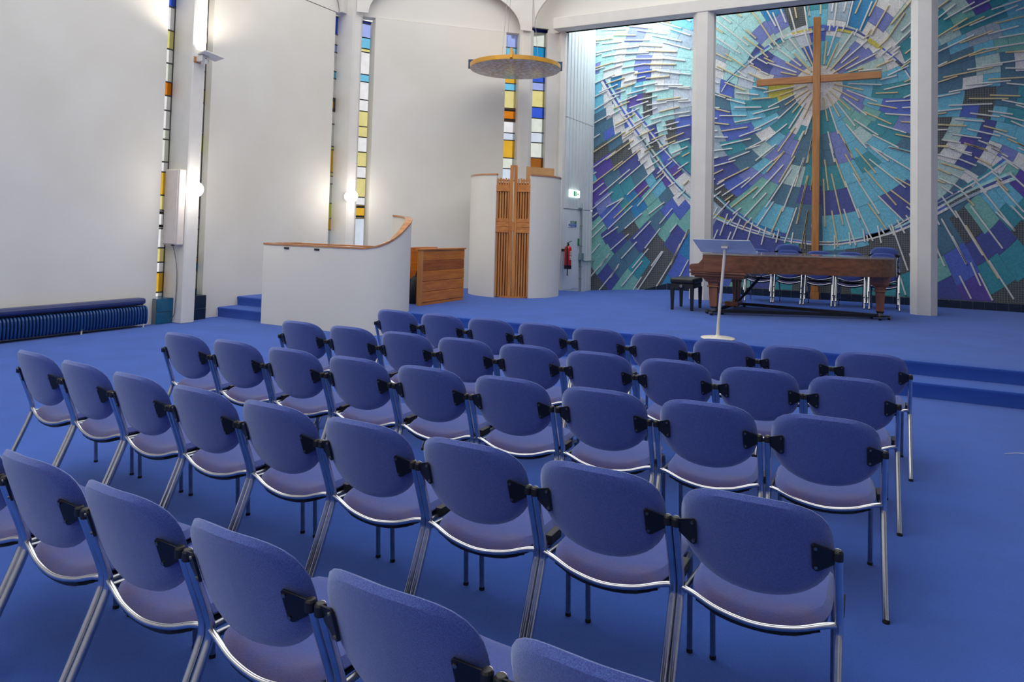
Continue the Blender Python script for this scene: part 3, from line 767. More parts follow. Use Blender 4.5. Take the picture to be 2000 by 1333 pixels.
# tiled kerb under the mural, with its ramped left end
kerb = struct('kerb', MB().slab([(-4.74, VM-.17, ZS-.03), (2.9, VM-.17, ZS-.03), (2.9, VM-.17, .480), (-4.74, VM-.17, .475), (-5.28, VM-.17, .30), (-5.28, VM-.17, .2)], (0, .165, 0)), MGROUT)
x = -4.72
while x < 2.7:
    build('tile', box(x+.004, x+.196, VM-.186, VM-.165, ZS, .487), MTILEN, kerb, bevel=.003)
    x += .2
build('tile', MB().slab([(-5.27, VM-.178, .25), (-4.99, VM-.178, .29), (-4.99, VM-.178, .395), (-5.27, VM-.178, .303)], (0, .012, 0)), MTILEN, kerb)
build('tile', MB().slab([(-4.98, VM-.178, .29), (-4.73, VM-.178, .32), (-4.73, VM-.178, .478), (-4.98, VM-.178, .398)], (0, .012, 0)), MTILEN, kerb)
# ------------------------------------------------------------------ wooden cross
cross = thing('wooden_cross', 'tall plain oak cross standing in front of the mosaic mural', 'cross', (CX, 17.0, ZS))
build('upright', box(CX-.075, CX+.075, 16.93, 17.06, .50, 6.55), MOAK, cross, bevel=.008)
build('crossbeam', box(-2.70, CX-.076, 16.95, 17.06, 5.10, 5.25), MOAKX, cross, bevel=.008)
build('crossbeam', box(CX+.076, -.16, 16.95, 17.06, 5.10, 5.25), MOAKX, cross, bevel=.008)
build('wall_fixing', box(CX-.03, CX+.03, 17.05, VM-.03, 4.6, 4.66), MBOLT, cross)
build('wall_fixing', box(CX-.03, CX+.03, 17.05, VM-.03, 2.0, 2.06), MBOLT, cross)
build('foot_block', box(CX-.09, CX+.09, 16.92, 17.05, ZS, .50), MOAK, cross)

# ------------------------------------------------------------------ chairs
PITCH_C = .541
def yb(x, z):                    # mid surface of the backrest
    return -.016-.34*(z-.70)+.85*x*x
def super_grid(nr, na, hw, up_h, dn_h, n_up, n_dn, fn):
    """closed cushion: polar grid front and back, rounded edge"""
    vs, fs = [], []
    for side in (1, -1):
        for i in range(nr+1):
            rho = i/nr
            for k in range(na):
                a = 2*PI*k/na
                c, s = math.cos(a), math.sin(a)
                e = n_up if s >= 0 else n_dn
                h = up_h if s >= 0 else dn_h
                rr_ = (abs(c)**e+abs(s)**e)**(-1/e)
                q = rho**.8
                vs.append(fn(c*rr_*hw*q, s*rr_*h*q, rho, side))
    off = (nr+1)*na
    for sd in (0, 1):
        for i in range(nr):
            for k in range(na):
                f = (sd*off+i*na+k, sd*off+i*na+(k+1) % na, sd*off+(i+1)*na+(k+1) % na, sd*off+(i+1)*na+k)
                if i == 0:
                    f = (f[0], f[2], f[3])
                fs.append(f if sd == 0 else f[::-1])
    for k in range(na):
        fs.append((nr*na+k, nr*na+(k+1) % na, off+nr*na+(k+1) % na, off+nr*na+k))
    return MB().add(vs, fs)
def back_fn(x, t, rho, side):
    z = .697+t
    th_ = .026*math.sqrt(max(0, 1-rho**7))+.002
    return (x, yb(x, z)+side*th_, z)
def seat_z(x, y):
    r = (.545-y)/.485
    return .452-.047*(1-min(1, (x/.235)**2))*(.35+.65*r) - (.035*((y-.46)/.085)**2 if y > .46 else 0)
def seat_fn(x, t, rho, side):
    y = .30+t
    e = math.sqrt(max(0, 1-rho**8))
    z = seat_z(x, y)
    return (x, y, z+(.036*e+.004 if side > 0 else -.012*e))
def shell_fn(x, t, rho, side):
    y = .30+t
    return (x, y, seat_z(x, y)-.013+(0 if side > 0 else -.012))
def make_chair():
    t = thing('stacking_chair', 'chair', 'chair', (0, 0, 0))
    build('backrest', super_grid(9, 44, .243, .172, .182, 3.3, 2.15, back_fn), MBACK, t, smooth=True)
    build('seat', super_grid(9, 44, .232, .245, .245, 4.2, 4.6, seat_fn), MSEAT, t, smooth=True)
    build('seat_shell', super_grid(3, 36, .222, .235, .238, 4.2, 4.6, shell_fn), MBLK, t, smooth=True)
    for s in (-1, 1):
        x = .2560*s
        rear = cr([(x, -.004, .722), (x, .03, .63), (x, .078, .50), (x, .088, .445), (x, .074, .39), (x, -.02, .18), (x, -.102, .012)], 5)
        build('leg', MB().tube(rear, .0145, 12), MCH, t, smooth=True)
        front = cr([(x*.985, .09, .43), (x*.95, .25, .425), (x*.90, .42, .42), (x*.88, .468, .395), (x*.872, .482, .33), (x*.865, .50, .012)], 5)
        build('leg', MB().tube(front, .0115, 10), MCHD, t, smooth=True)
        build('foot_cap', MB().lathe([(.0155, 0), (.0155, .010), (.014, .014)], (x, -.103, 0), 12), MRUB, t)
        build('foot_cap', MB().lathe([(.0130, 0), (.0130, .010), (.012, .014)], (x*.865, .50, 0), 12), MRUB, t)
        # bracket: black triangular plate bolted to the backrest, clipped on the post head
        pl = []
        for px_, pz in ((.168, .738), (.176, .746), (.187, .743), (.244, .722), (.246, .686), (.190, .650), (.179, .647), (.170, .655)):
            pl.append((s*(px_+.010), yb(px_, pz)-.028, pz))
        b = build('bracket', MB().slab(pl, (s*.0045, -.008, 0)).lathe([(.0160, .694), (.0163, .698), (.0163, .720), (.012, .727)], (x, -.003, 0), 14), MBLK, t, bevel=.002)
        for pz in (.731, .664):
            c = Vector((s*.1915, yb(.17, pz)-.034, pz))
            build('bolt', MB().tube([c, c+Vector((s*.002, -.005, -.001))], .0055, 8), MBOLT, b)
    rail = cr([(-.254, .086, .452), (-.215, .076, .447), (-.12, .062, .418), (0, .056, .404), (.12, .062, .418), (.215, .076, .447), (.254, .086, .452)], 5)
    build('seat_rail', MB().tube(rail, .0105, 10), MCH, t, smooth=True)
    st = cr([(-.20, .088, .424), (-.12, .075, .402), (0, .070, .389), (.12, .075, .402), (.20, .088, .424)], 4)
    build('rubber_strip', MB().tube(st, .009, 8, flat=.8), MRUB, t, smooth=True)
    build('link_bracket', box(.236, .268, .20, .30, .425, .465), MBLK, t, bevel=.004)
    return t
proto = make_chair()
used = [False]
def dup(root):
    r = root.copy()
    COL.objects.link(r)
    for ch in root.children:
        c = ch.copy()
        COL.objects.link(c)
        c.parent = r
        for g in ch.children:
            d = g.copy()
            COL.objects.link(d)
            d.parent = c
    return r
def place(x, y, z, rz, label, group):
    if not used[0]:
        used[0] = True
        r = proto
    else:
        r = dup(proto)
    r.location = (x, y, z)
    r.rotation_euler = (0, 0, rz)
    return tag(r, label, 'chair', group)
ORD = ['rightmost', 'second from the right end', 'third from the right end', 'fourth from the right end', 'middle, fifth from the right end', 'fourth from the left end', 'third from the left end', 'second from the left end', 'leftmost']
ROWN = {'D': 'row nearest the stage', 'C': 'second row from the stage', 'B': 'third row from the stage', 'A': 'fourth row from the stage'}
JIT = random.Random(11)
for n_, (su, u0, vc) in {'A': (-.541, -.123, (.003, -.010, 2.520)), 'B': (-.549, .007, (.003, -.039, 3.781)), 'C': (-.534, .066, (.001, -.032, 4.878)), 'D': (-.531, .150, (.0, -.013, 5.977))}.items():
    for k in range(9):
        kk = k+.5
        v = vc[0]*kk*kk+vc[1]*kk+vc[2]
        slope = (2*vc[0]*kk+vc[1])/su
        lab = 'blue upholstered chair, %s in the %s' % (ORD[k], ROWN[n_])
        place(u0+su*kk, v, 0, math.atan(slope)+JIT.uniform(-.008, .008), lab, 'blue chairs in rows facing the stage')
OL = ['nearest of all, cut off by the bottom edge', 'second from the right, low at the bottom centre', 'third from the right, large at bottom centre left', 'fourth from the right, two from the left edge', 'fifth from the right, beside the left edge', 'only a sliver at the left edge']
for k in range(6):
    kk = k-.5+1-1
    x = -.77+.549*.5-.549*k
    v = 1.438+.029*(k-.5)
    place(x, v, 0, -.05, 'blue upholstered chair in the back row, '+OL[k], 'blue chairs in rows facing the stage')
# stacks behind the piano
SN = ['leftmost stack', 'second stack from the left', 'middle stack', 'second stack from the right', 'rightmost stack']
LV = ['bottom', 'second up', 'third up', 'top']
HS = [3, 4, 3, 3, 4]
for i in range(5):
    for j in range(HS[i]):
        place(-2.39+.575*i+JIT.uniform(-.012, .012), 15.5-.012*j, ZS+.11*j, JIT.uniform(-.03, .03), 'blue stacked chair behind the piano, %s of the %s' % (LV[j] if j < HS[i]-1 else 'topmost', SN[i]), 'stacked chairs behind the piano')

# ------------------------------------------------------------------ grand piano
def piano():
    p = thing('grand_piano', 'mahogany grand piano with closed lid standing on the stage', 'piano', (-1.4, 13.4, ZS))
    rim = [(-2.78, 12.27), (-2.45, 12.27), (-2.05, 12.36), (-1.75, 12.56), (-1.45, 12.80), (-1.05, 12.98), (-.6, 13.10), (-.2, 13.27), (.06, 13.58), (.12, 13.92), (.0, 14.2), (-.3, 14.36), (-.7, 14.42)]
    R = [(q.x, q.y) for q in cr([(a, b, 0) for a, b in rim], 5)] + [(-2.78, 14.42)]
    build('case', MB().prism(R, 1.06, 1.35), MMAH, p, smooth=True)
    c = Vector((-1.3, 13.4))
    grow_ = lambda g: [tuple(c+(Vector(q)-c)*(1+g)) for q in R]
    build('lower_moulding', MB().prism(grow_(.004), 1.075, 1.10), MMAH, p, smooth=True)
    build('lid', MB().prism(grow_(.008), 1.352, 1.378), MLID, p, smooth=True)
    arm = [(-2.78, 1.36), (-2.80, 1.27), (-2.86, 1.20), (-2.98, 1.185), (-3.02, 1.16), (-3.02, 1.10), (-2.99, 1.09), (-2.99, 1.06), (-2.78, 1.06)]
    for v in (12.27, 14.30):
        build('key_arm', MB().slab([(x, v, z) for x, z in arm], (0, .12, 0)), MMAH, p, bevel=.006)
    build('key_slip', box(-2.98, -2.78, 12.39, 14.30, 1.06, 1.17), MMAH, p)
    build('fallboard', box(-2.82, -2.77, 12.39, 14.30, 1.17, 1.34), MMAH, p)
    kb = MB().box(-3.02, -2.1, 12.28, 14.41, 1.03, 1.06).box(-2.99, -2.12, 12.30, 14.39, .985, 1.03).box(-2.94, -2.14, 12.33, 14.37, .955, .985)
    build('key_bed', kb, MMAH, p, bevel=.006)
    for lx, ly in ((-2.64, 12.48), (-2.56, 14.12), (-.13, 13.66)):
        z1 = .955 if lx < -1 else 1.06
        lg = MB()
        def sq(w0, z0, w1, zz):
            a = [(lx-w0, ly-w0, z0), (lx+w0, ly-w0, z0), (lx+w0, ly+w0, z0), (lx-w0, ly+w0, z0)]
            b = [(lx-w1, ly-w1, zz), (lx+w1, ly-w1, zz), (lx+w1, ly+w1, zz), (lx-w1, ly+w1, zz)]
            lg.add(a+b, [(3, 2, 1, 0), (4, 5, 6, 7), (0, 1, 5, 4), (1, 2, 6, 5), (2, 3, 7, 6), (3, 0, 4, 7)])
        sq(.058, .47, .074, .80)
        sq(.098, .80, .098, .825)
        sq(.080, .825, .090, .89)
        sq(.115, .89, .135, .925)
        sq(.135, .925, .16, z1)
        build('leg', lg, MMAHZ, p, bevel=.006)
        build('caster', MB().lathe([(.05, .40), (.05, .44), (.07, .47)], (lx, ly, 0), 12), MBOLT, p)
    ly0 = (-2.42, 13.25)
    lr = MB().box(ly0[0]-.02, ly0[0]+.02, ly0[1]-.16, ly0[1]-.09, .50, .96).box(ly0[0]-.02, ly0[0]+.02, ly0[1]+.09, ly0[1]+.16, .50, .96).box(ly0[0]-.14, ly0[0]+.08, ly0[1]-.24, ly0[1]+.24, .44, .52)
    ly = build('lyre', lr, MMAHZ, p, bevel=.006)
    for dv in (-.09, 0, .09):
        build('pedal', MB().bar((ly0[0]-.12, ly0[1]+dv, .475), (ly0[0]-.26, ly0[1]+dv, .465), .045, .014), MBOLT, ly)
    for dv in (-.12, .12):
        build('brace_rod', MB().tube([(ly0[0]+.05, ly0[1]+dv, .52), (ly0[0]+.42, ly0[1]+dv, .97)], .014, 8), MBLK, p)
    build('prop_hinge', box(-2.0, -1.9, 14.43, 14.445, 1.33, 1.38), MBOLT, p)
    return p
piano()
dol = thing('piano_dolly', 'black steel transport dolly under the legs of the grand piano', 'dolly', (-1.7, 13.4, ZS))
A_, B_, C_ = (-2.64, 12.48), (-2.56, 14.12), (-.13, 13.66)
for a, b in ((A_, C_), (B_, C_), (A_, B_)):
    build('frame_bar', MB().bar((a[0], a[1], .395), (b[0], b[1], .395), .05, .05), MBLK, dol)
for c in (A_, B_, C_):
    build('leg_cup', MB().lathe([(.09, .38), (.10, .385), (.10, .40)], (c[0], c[1], 0), 14), MBLK, dol)
    for k in range(3):
        a = 2*PI*k/3+.5
        x, y = c[0]+.15*math.cos(a), c[1]+.15*math.sin(a)
        w = MB().tube([(x-.02, y, ZS+.034), (x+.02, y, ZS+.034)], .034, 12).bar((c[0], c[1], .39), (x, y, .39), .03, .02)
        build('caster_wheel', w, MBLK, dol)

# stool
st = thing('piano_stool', 'black leather piano stool on four square legs left of the piano', 'stool', (-3.25, 13.06, ZS))
build('cushion', box(-3.47, -3.04, 12.72, 13.42, .80, .90), MLEATH, st, bevel=.03)
build('seat_frame', box(-3.45, -3.06, 12.74, 13.40, .72, .80), MBLK, st, bevel=.005)
for x in (-3.43, -3.08):
    for y in (12.76, 13.38):
        lg = MB()
        a, b = .022, .032
        lg.add([(x-a, y-a, ZS), (x+a, y-a, ZS), (x+a, y+a, ZS), (x-a, y+a, ZS), (x-b, y-b, .73), (x+b, y-b, .73), (x+b, y+b, .73), (x-b, y+b, .73)], [(3, 2, 1, 0), (4, 5, 6, 7), (0, 1, 5, 4), (1, 2, 6, 5), (2, 3, 7, 6), (3, 0, 4, 7)])
        build('leg', lg, MBLK, st)
build('height_knob', MB().tube([(-3.26, 12.74, .765), (-3.26, 12.68, .765)], .028, 14), MBOLT, st)

# lectern stand
ls = thing('lectern_stand', 'clear acrylic music stand on a thin cream pole at the stage edge', 'lectern', (-1.99, 9.68, ZS))
build('base', MB().lathe([(.215, 0), (.22, .006), (.21, .014), (.05, .024), (.022, .05)], (-1.99, 9.68, ZS), 36), MCREAM, ls, smooth=True)
build('pole', MB().tube([(-1.99, 9.68, ZS+.03), (-1.985, 9.68, ZS+.2), (-1.91, 9.68, 1.54)], [.024, .019, .019], 14), MCREAM, ls, smooth=True)
build('reading_panel', MB().slab([(-2.31, 9.55, 1.625), (-1.58, 9.55, 1.625), (-1.52, 9.80, 1.455), (-2.25, 9.80, 1.455)], (0, .006, .008)), MACR, ls)
build('lip', MB().bar((-2.25, 9.80, 1.475), (-1.52, 9.80, 1.475), .008, .045), MACR, ls)
build('clamp_plate', box(-1.95, -1.87, 9.62, 9.75, 1.52, 1.545), MCREAM, ls)

# ------------------------------------------------------------------ white curved reading desk
def desk():
    t = thing('reading_desk', 'white curved reading desk with wooden capping that sweeps up to a high back', 'desk', (-8.4, 9.2, 0))
    pts = []
    def zt(s_):
        return s_
    P = [(-9.40, 9.62, 1.33), (-9.40, 9.2, 1.33), (-9.40, 8.84, 1.33), (-9.36, 8.80, 1.33)]
    for i in range(1, 9):
        P.append((-9.36+(2.06)*i/8, 8.80, 1.325))
    key = [(-90, 1.325), (-78, 1.325), (-55, 1.36), (-33, 1.44), (-12, 1.56), (8, 1.69), (30, 1.775), (60, 1.83), (98, 1.855)]
    for i in range(1, 25):
        a = -90+188*i/24
        z = np.interp(a, [k[0] for k in key], [k[1] for k in key])
        P.append((-7.30+.5*math.cos(math.radians(a)), 9.30+.5*math.sin(math.radians(a)), float(z)))
    n = len(P)
    def side(off):
        out = []
        for i in range(n):
            a, b = Vector(P[max(i-1, 0)][:2]), Vector(P[min(i+1, n-1)][:2])
            d = (b-a).normalized()
            nn = Vector((d.y, -d.x))           # outward
            out.append(Vector(P[i][:2])+nn*off)
        return out
    o, inn = side(0), side(-.09)
    vs, fs = [], []
    for i in range(n):
        zb = 0.0 if P[i][1] < 8.97 else (ZS if P[i][1] > 9.42 else .171)
        zb = 0.0
        vs += [(o[i].x, o[i].y, zb), (o[i].x, o[i].y, P[i][2]), (inn[i].x, inn[i].y, P[i][2]), (inn[i].x, inn[i].y, zb)]
    for i in range(n-1):
        for k in range(4):
            fs.append((i*4+k, i*4+(k+1) % 4, i*4+4+(k+1) % 4, i*4+4+k))
    fs += [(0, 1, 2, 3), tuple((n-1)*4+k for k in (3, 2, 1, 0))]
    build('body', MB().add(vs, fs), MWP, t, smooth=True)
    o2, i2 = side(.012), side(-.102)
    vs, fs = [], []
    for i in range(n):
        z = P[i][2]
        vs += [(o2[i].x, o2[i].y, z), (o2[i].x, o2[i].y, z+.028), (i2[i].x, i2[i].y, z+.028), (i2[i].x, i2[i].y, z)]
    for i in range(n-1):
        for k in range(4):
            fs.append((i*4+k, i*4+(k+1) % 4, i*4+4+(k+1) % 4, i*4+4+k))
    fs += [(0, 1, 2, 3), tuple((n-1)*4+k for k in (3, 2, 1, 0))]
    build('capping_rail', MB().add(vs, fs), MRAIL, t, smooth=True)
    build('inner_wall', box(-9.38, -7.62, 9.62, 9.68, .2, 1.32), MWP, t)
    build('inner_rail', box(-9.40, -7.58, 9.60, 9.70, 1.32, 1.352), MRAIL, t, bevel=.004)
    build('book_shelf', box(-9.3, -7.5, 8.92, 9.2, 1.12, 1.145), MRAIL, t)
    for u in (-8.83, -8.17):
        build('socket_plate', box(u-.05, u+.05, 8.785, 8.80, 1.27, 1.30), MBLK, t)
    return t
desk()

# choir pew: boarded front, back panel, seat
pew = thing('choir_pew', 'orange wood choir pew front made of five horizontal boards', 'pew', (-7.4, 11.0, ZS))
build('end_stile', box(-7.20, -7.13, 10.22, 10.30, ZS, 1.30), MTEAK, pew, bevel=.004)
for i in range(5):
    z0 = ZS+.05+i*.181
    build('board', box(-7.20, -7.142-.004*(i % 2), 10.30, 11.68, z0+.003, z0+.178), MTEAKY2 if i == 3 else MTEAKY, pew, bevel=.005)
build('plinth', box(-7.20, -7.15, 10.30, 11.68, ZS, ZS+.05), MTEAKY, pew)
build('top_rail', box(-7.24, -7.12, 10.20, 11.70, 1.288, 1.315), MTEAKY, pew, bevel=.004)
build('back_panel', box(-7.83, -7.76, 10.35, 11.68, ZS, 1.31), MTEAKY, pew, bevel=.004)
build('seat_board', box(-7.76, -7.42, 11.05, 11.66, .74, .775), MTEAKY, pew, bevel=.004)
build('end_panel', box(-7.80, -7.20, 11.62, 11.68, ZS, 1.2), MTEAK, pew)
bag = thing('black_bag', 'black nylon bag on the stage between the desk and the wooden pew', 'bag', (-7.48, 10.62, ZS))
bm_ = MB()
prof = [(.02, 0), (.17, .01), (.20, .10), (.19, .28), (.14, .42), (.07, .48), (.02, .49)]
nb = 20
vs = []
for r, z in prof:
    for k in range(nb):
        a = 2*PI*k/nb
        w = 1+.06*math.sin(5*a+z*9)
        vs.append((-7.48+r*.8*w*math.cos(a), 10.62+r*1.15*w*math.sin(a), ZS+z))
bm_.add(vs, [(i*nb+k, i*nb+(k+1) % nb, (i+1)*nb+(k+1) % nb, (i+1)*nb+k) for i in range(len(prof)-1) for k in range(nb)] + [tuple(range(nb-1, -1, -1)), tuple((len(prof)-1)*nb+k for k in range(nb))])
build('body', bm_, MBAG, bag, smooth=True)
build('handle', MB().tube(cr([(-7.46, 10.55, ZS+.46), (-7.44, 10.57, ZS+.57), (-7.44, 10.66, ZS+.58), (-7.46, 10.69, ZS+.46)], 5), .013, 8), MBAG, bag, smooth=True)

# ------------------------------------------------------------------ round white pulpit with slatted gates, and its tester
DC = Vector((-6.99, 13.43))
toc = (-DC).normalized()                       # from the drum towards the nave
a0 = math.atan2(toc.y, toc.x)
def drum():
    t = thing('round_pulpit', 'round white pulpit drum with tall slatted wooden gates under the gilded disc', 'pulpit', (DC.x, DC.y, ZS))
    Rr, Th, ZT = .95, .07, 2.765
    half = math.asin(.345/.95)
    sh = .055                                     # gate is turned slightly off the view axis
    def ring(s0, s1, r0, r1, z0, z1, n=26):
        vs, fs = [], []
        for i in range(n+1):
            a = s0+(s1-s0)*i/n
            for r, z in ((r1, z0), (r1, z1), (r0, z1), (r0, z0)):
                vs.append((DC.x+r*math.cos(a), DC.y+r*math.sin(a), z))
        for i in range(n):
            for k in range(4):
                fs.append((i*4+k, i*4+(k+1) % 4, i*4+4+(k+1) % 4, i*4+4+k))
        fs += [(0, 1, 2, 3), tuple(n*4+k for k in (3, 2, 1, 0))]
        return MB().add(vs, fs)
    g = a0-sh
    for s0, s1 in ((g+half, g+PI*.98), (g-PI*.98, g-half)):
        build('drum_wall', ring(s0, s1, Rr-Th, Rr, ZS, ZT), MWP, t, smooth=True)
        build('capping_rail', ring(s0-.004, s1+.004, Rr-Th-.012, Rr+.012, ZT, ZT+.03), MRAIL, t, smooth=True)
    # gate local frame: x to the right in the view, d towards the nave
    d = Vector((math.cos(g), math.sin(g), 0))
    x = Vector((-d.y, d.x, 0))
    base = Vector((DC.x, DC.y, 0))+d*(Rr*math.cos(half)-.05)
    def gb(x0, x1, z0, z1, f0, f1):
        vs = [base+x*a+d*b+Vector((0, 0, z)) for z in (z0, z1) for a, b in ((x0, f0), (x1, f0), (x1, f1), (x0, f1))]
        return MB().add(vs, [(3, 2, 1, 0), (4, 5, 6, 7), (0, 1, 5, 4), (1, 2, 6, 5), (2, 3, 7, 6), (3, 0, 4, 7)])
    gates = []
    W2 = .345
    for s in (-1, 1):
        gt = thing('gate', None, None, (0, 0, 0))
        gt = build('gate', gb(*(sorted((s*.075, s*.01))), ZS+.02, 2.93, -.01, .035), MTEAK, t, bevel=.003)   # meeting stile
        for k in range(5):
            c = s*(.10+.052*k)
            build('slat', gb(c-.016, c+.016, ZS+.02, 2.70+.012*(k % 2), -.02, .012), MTEAK, gt, bevel=.002)
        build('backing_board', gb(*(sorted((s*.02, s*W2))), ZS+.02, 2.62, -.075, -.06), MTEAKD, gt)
        for z0, z1 in ((2.44, 2.58), (1.83, 1.90), (1.735, 1.825), (1.62, 1.73)):
            build('cross_rail', gb(*(sorted((s*.076, s*W2))), z0, z1, 0, .028), MTEAKX, gt, bevel=.003)
    build('gate_head', gb(-.07, .07, 2.93, 2.97, -.01, .035), MTEAK, t)
    build('gate_latch', gb(-.012, .03, 1.66, 1.84, .02, .05), MTEAK, t)
    build('pulpit_floor', MB().lathe([(Rr-Th-.005, ZS), (Rr-Th-.005, ZS+.03)], (DC.x, DC.y, 0), 32), MTEAKX, t)
    # a book board showing above the right-hand wall
    build('book_board', MB().slab([base+x*.22-d*.55+Vector((0, 0, 2.70)), base+x*.80-d*.55+Vector((0, 0, 2.70)), base+x*.80-d*.55+Vector((0, 0, 2.965)), base+x*.22-d*.55+Vector((0, 0, 3.0))], tuple(-d*.03)), MCARD, t)
    build('board_post', MB().bar(base+x*.5-d*.6+Vector((0, 0, ZS+.03)), base+x*.5-d*.6+Vector((0, 0, 2.8)), .05, .05, upv=(d.x, d.y, 0)), MTEAK, t)
    return t
drum()
def tester():
    c = Vector((-7.06, 13.39, 5.13))
    t = thing('pulpit_tester', 'round gilded sounding board hanging over the white pulpit drum', 'sounding board', tuple(c))
    build('disc', MB().lathe([(.93, -.055), (.955, -.05), (.955, -.045)], tuple(c), 64), MTEST, t, smooth=True)
    build('rim', MB().lathe([(.955, -.045), (.965, -.04), (.965, .045), (.95, .05)], tuple(c), 64), MGOLD, t, smooth=True)
    ux = Vector(r_).normalized()
    ux = Vector((ux.x, ux.y, 0)).normalized()
    vy = Vector((-ux.y, ux.x, 0))
    build('crossbar', MB().bar(c-ux*1.0+Vector((0, 0, .05)), c+ux*1.0+Vector((0, 0, .05)), .06, .19), MNAVYW, t)
    b = (vy*1.0+ux*.03).normalized()
    build('crossbar', MB().bar(c-b*1.03-ux*.06+Vector((0, 0, .07)), c+b*1.05+ux*.1+Vector((0, 0, .07)), .05, .19), MGOLD, t)
    for k in range(3):
        a = 2*PI*k/3+.4
        build('suspension_wire', MB().tube([(c.x+.5*math.cos(a), c.y+.5*math.sin(a), 5.18), (c.x+.2*math.cos(a), c.y+.2*math.sin(a), 8.0)], .004, 6), MCHD, t)
    return t
tester()

# ------------------------------------------------------------------ left wall: radiator, bench cushion, speaker, lamps
rad_ = thing('column_radiator', 'long low blue column radiator along the white left wall', 'radiator', (-10.46, 5.4, 0))
def fin(v):
    pr = cr([(-10.54, v, .06), (-10.555, v, .2), (-10.53, v, .315), (-10.46, v, .335), (-10.39, v, .315), (-10.365, v, .2), (-10.38, v, .06), (-10.46, v, .045)], 3, True)
    return MB().slab([(p.x, v-.014, p.z) for p in pr], (0, .028, 0))
v = 4.6
while v < 7.45:
    build('fin', fin(v), MRAD, rad_, bevel=.012)
    v += .047
build('header_pipe', MB().tube([(-10.46, 3.1, .09), (-10.46, 7.46, .09)], .03, 10), MRAD, rad_)
build('header_pipe', MB().tube([(-10.46, 3.1, .28), (-10.46, 7.46, .28)], .03, 10), MRAD, rad_)
for v in (4.0, 5.2, 6.4, 7.38):
    build('foot', MB().tube([(-10.40, v, 0), (-10.40, v, .08)], .012, 8), MCREAM, rad_)
bn = thing('wall_bench', 'navy vinyl bench cushion running above the blue radiator', 'bench', (-10.5, 5.4, .35))
build('cushion', box(-10.598, -10.40, 3.0, 7.42, .355, .455), MVIN, bn, bevel=.035)
build('support_board', box(-10.598, -10.45, 3.0, 7.40, .342, .356), MBLK, bn)
for v in (4.2, 5.6, 7.0):
    build('wall_bracket', box(-10.598, -10.575, v, v+.03, .25, .343), MBLK, bn)

sp_ = thing('column_speaker', 'tall beige column loudspeaker on the first white pillar', 'speaker', (-10.5, 7.93, 1.29))
build('cabinet', box(-10.66, -10.30, 7.84, 7.965, 1.29, 2.54), MSPK, sp_, bevel=.015)
build('grille', box(-10.64, -10.33, 7.828, 7.842, 1.31, 2.52), MSPK, sp_, bevel=.004)
build('cable_socket', box(-10.44, -10.39, 7.84, 7.87, 1.275, 1.30), MBLK, sp_)
build('speaker_cable', MB().tube(cr([(-10.41, 7.85, 1.28), (-10.40, 7.90, 1.1), (-10.40, 7.945, .8), (-10.42, 7.95, .3), (-10.44, 7.945, .12), (-10.54, 7.93, .02), (-10.6, 7.9, .01)], 5), .007, 6), MCABLE, sp_, smooth=True)

def globe(loc, base, lab):
    t = thing('globe_lamp', lab, 'lamp', loc, 'lit globe wall lamps')
    build('globe', MB().ball(loc, .13, 24, 14), MGLOBE, t, smooth=True)
    l, b = Vector(loc), Vector(base)
    d = (b-l).normalized()
    build('back_plate', MB().tube([b-d*.015, b], .12, 20), MWC, t, smooth=True)
    build('stem', MB().tube([l+d*.07, b], .035, 12), MWC, t, smooth=True)
    return t
globe((-10.14, 8.02, 2.215), (-10.272, 8.07, 2.215), 'lit globe lamp on the first white pillar beside the speaker')
globe((-10.09, 11.85, 2.30), (-10.29, 12.02, 2.30), 'lit globe lamp on the corner pillar above the desk')
up_l = thing('uplight', 'white uplighter bracket high on the first pillar, lighting it upward', 'lamp', (-10.2, 8.1, 4.42))
build('shade', MB().slab([(-10.24, 8.02, 4.47), (-10.0, 7.98, 4.50), (-9.86, 8.26, 4.42), (-10.14, 8.30, 4.40)], (0, 0, .025)), MWC, up_l, bevel=.008)
build('arm', box(-10.27, -10.12, 8.03, 8.09, 4.36, 4.46), MWC, up_l, bevel=.006)
build('wall_plate', box(-10.28, -10.262, 7.985, 8.12, 4.34, 4.44), MRAIL, up_l)
build('lamp_head', MB().tube([(-10.13, 8.12, 4.33), (-10.13, 8.12, 4.40)], .04, 12), MWC, up_l, smooth=True)
build('pillar_glow_strip', box(-10.265, -10.235, 8.02, 8.19, 4.56, 6.2), mat('painted_uplight_glow', (255, 250, 240), .4, emit=(255, 248, 238), estr=1.4), up_l, bevel=.01)  # glowing strip: the uplight's brightness on the pillar face put into emission

# ------------------------------------------------------------------ exit wall fittings
ex = thing('exit_sign', 'small illuminated white and green exit sign on the ribbed chancel wall', 'sign', (UC+.03, 15.9, 2.57))
build('housing', box(UC, UC+.05, 15.62, 16.20, 2.49, 2.66), MEXIT, ex, bevel=.008)
fx = UC+.052
man = MB().box(fx, fx+.004, 15.80, 15.92, 2.515, 2.635)
build('pictogram_field', man, MGREEN, ex)
build('running_man', MB().slab([(fx+.005, 15.85, 2.53), (fx+.005, 15.875, 2.57), (fx+.005, 15.855, 2.60), (fx+.005, 15.88, 2.62), (fx+.005, 15.90, 2.595), (fx+.005, 15.89, 2.56), (fx+.005, 15.905, 2.53), (fx+.005, 15.885, 2.55), (fx+.005, 15.87, 2.53)], (.003, 0, 0)), MSWHITE, ex)
build('arrow', MB().slab([(fx, 16.0, 2.585), (fx, 16.06, 2.585), (fx, 16.06, 2.615), (fx, 16.12, 2.575), (fx, 16.06, 2.535), (fx, 16.06, 2.565), (fx, 16.0, 2.565)], (.004, 0, 0)), MGREEN, ex)
build('exit_door_mark', box(fx, fx+.004, 15.94, 15.975, 2.52, 2.63), MGREEN, ex)
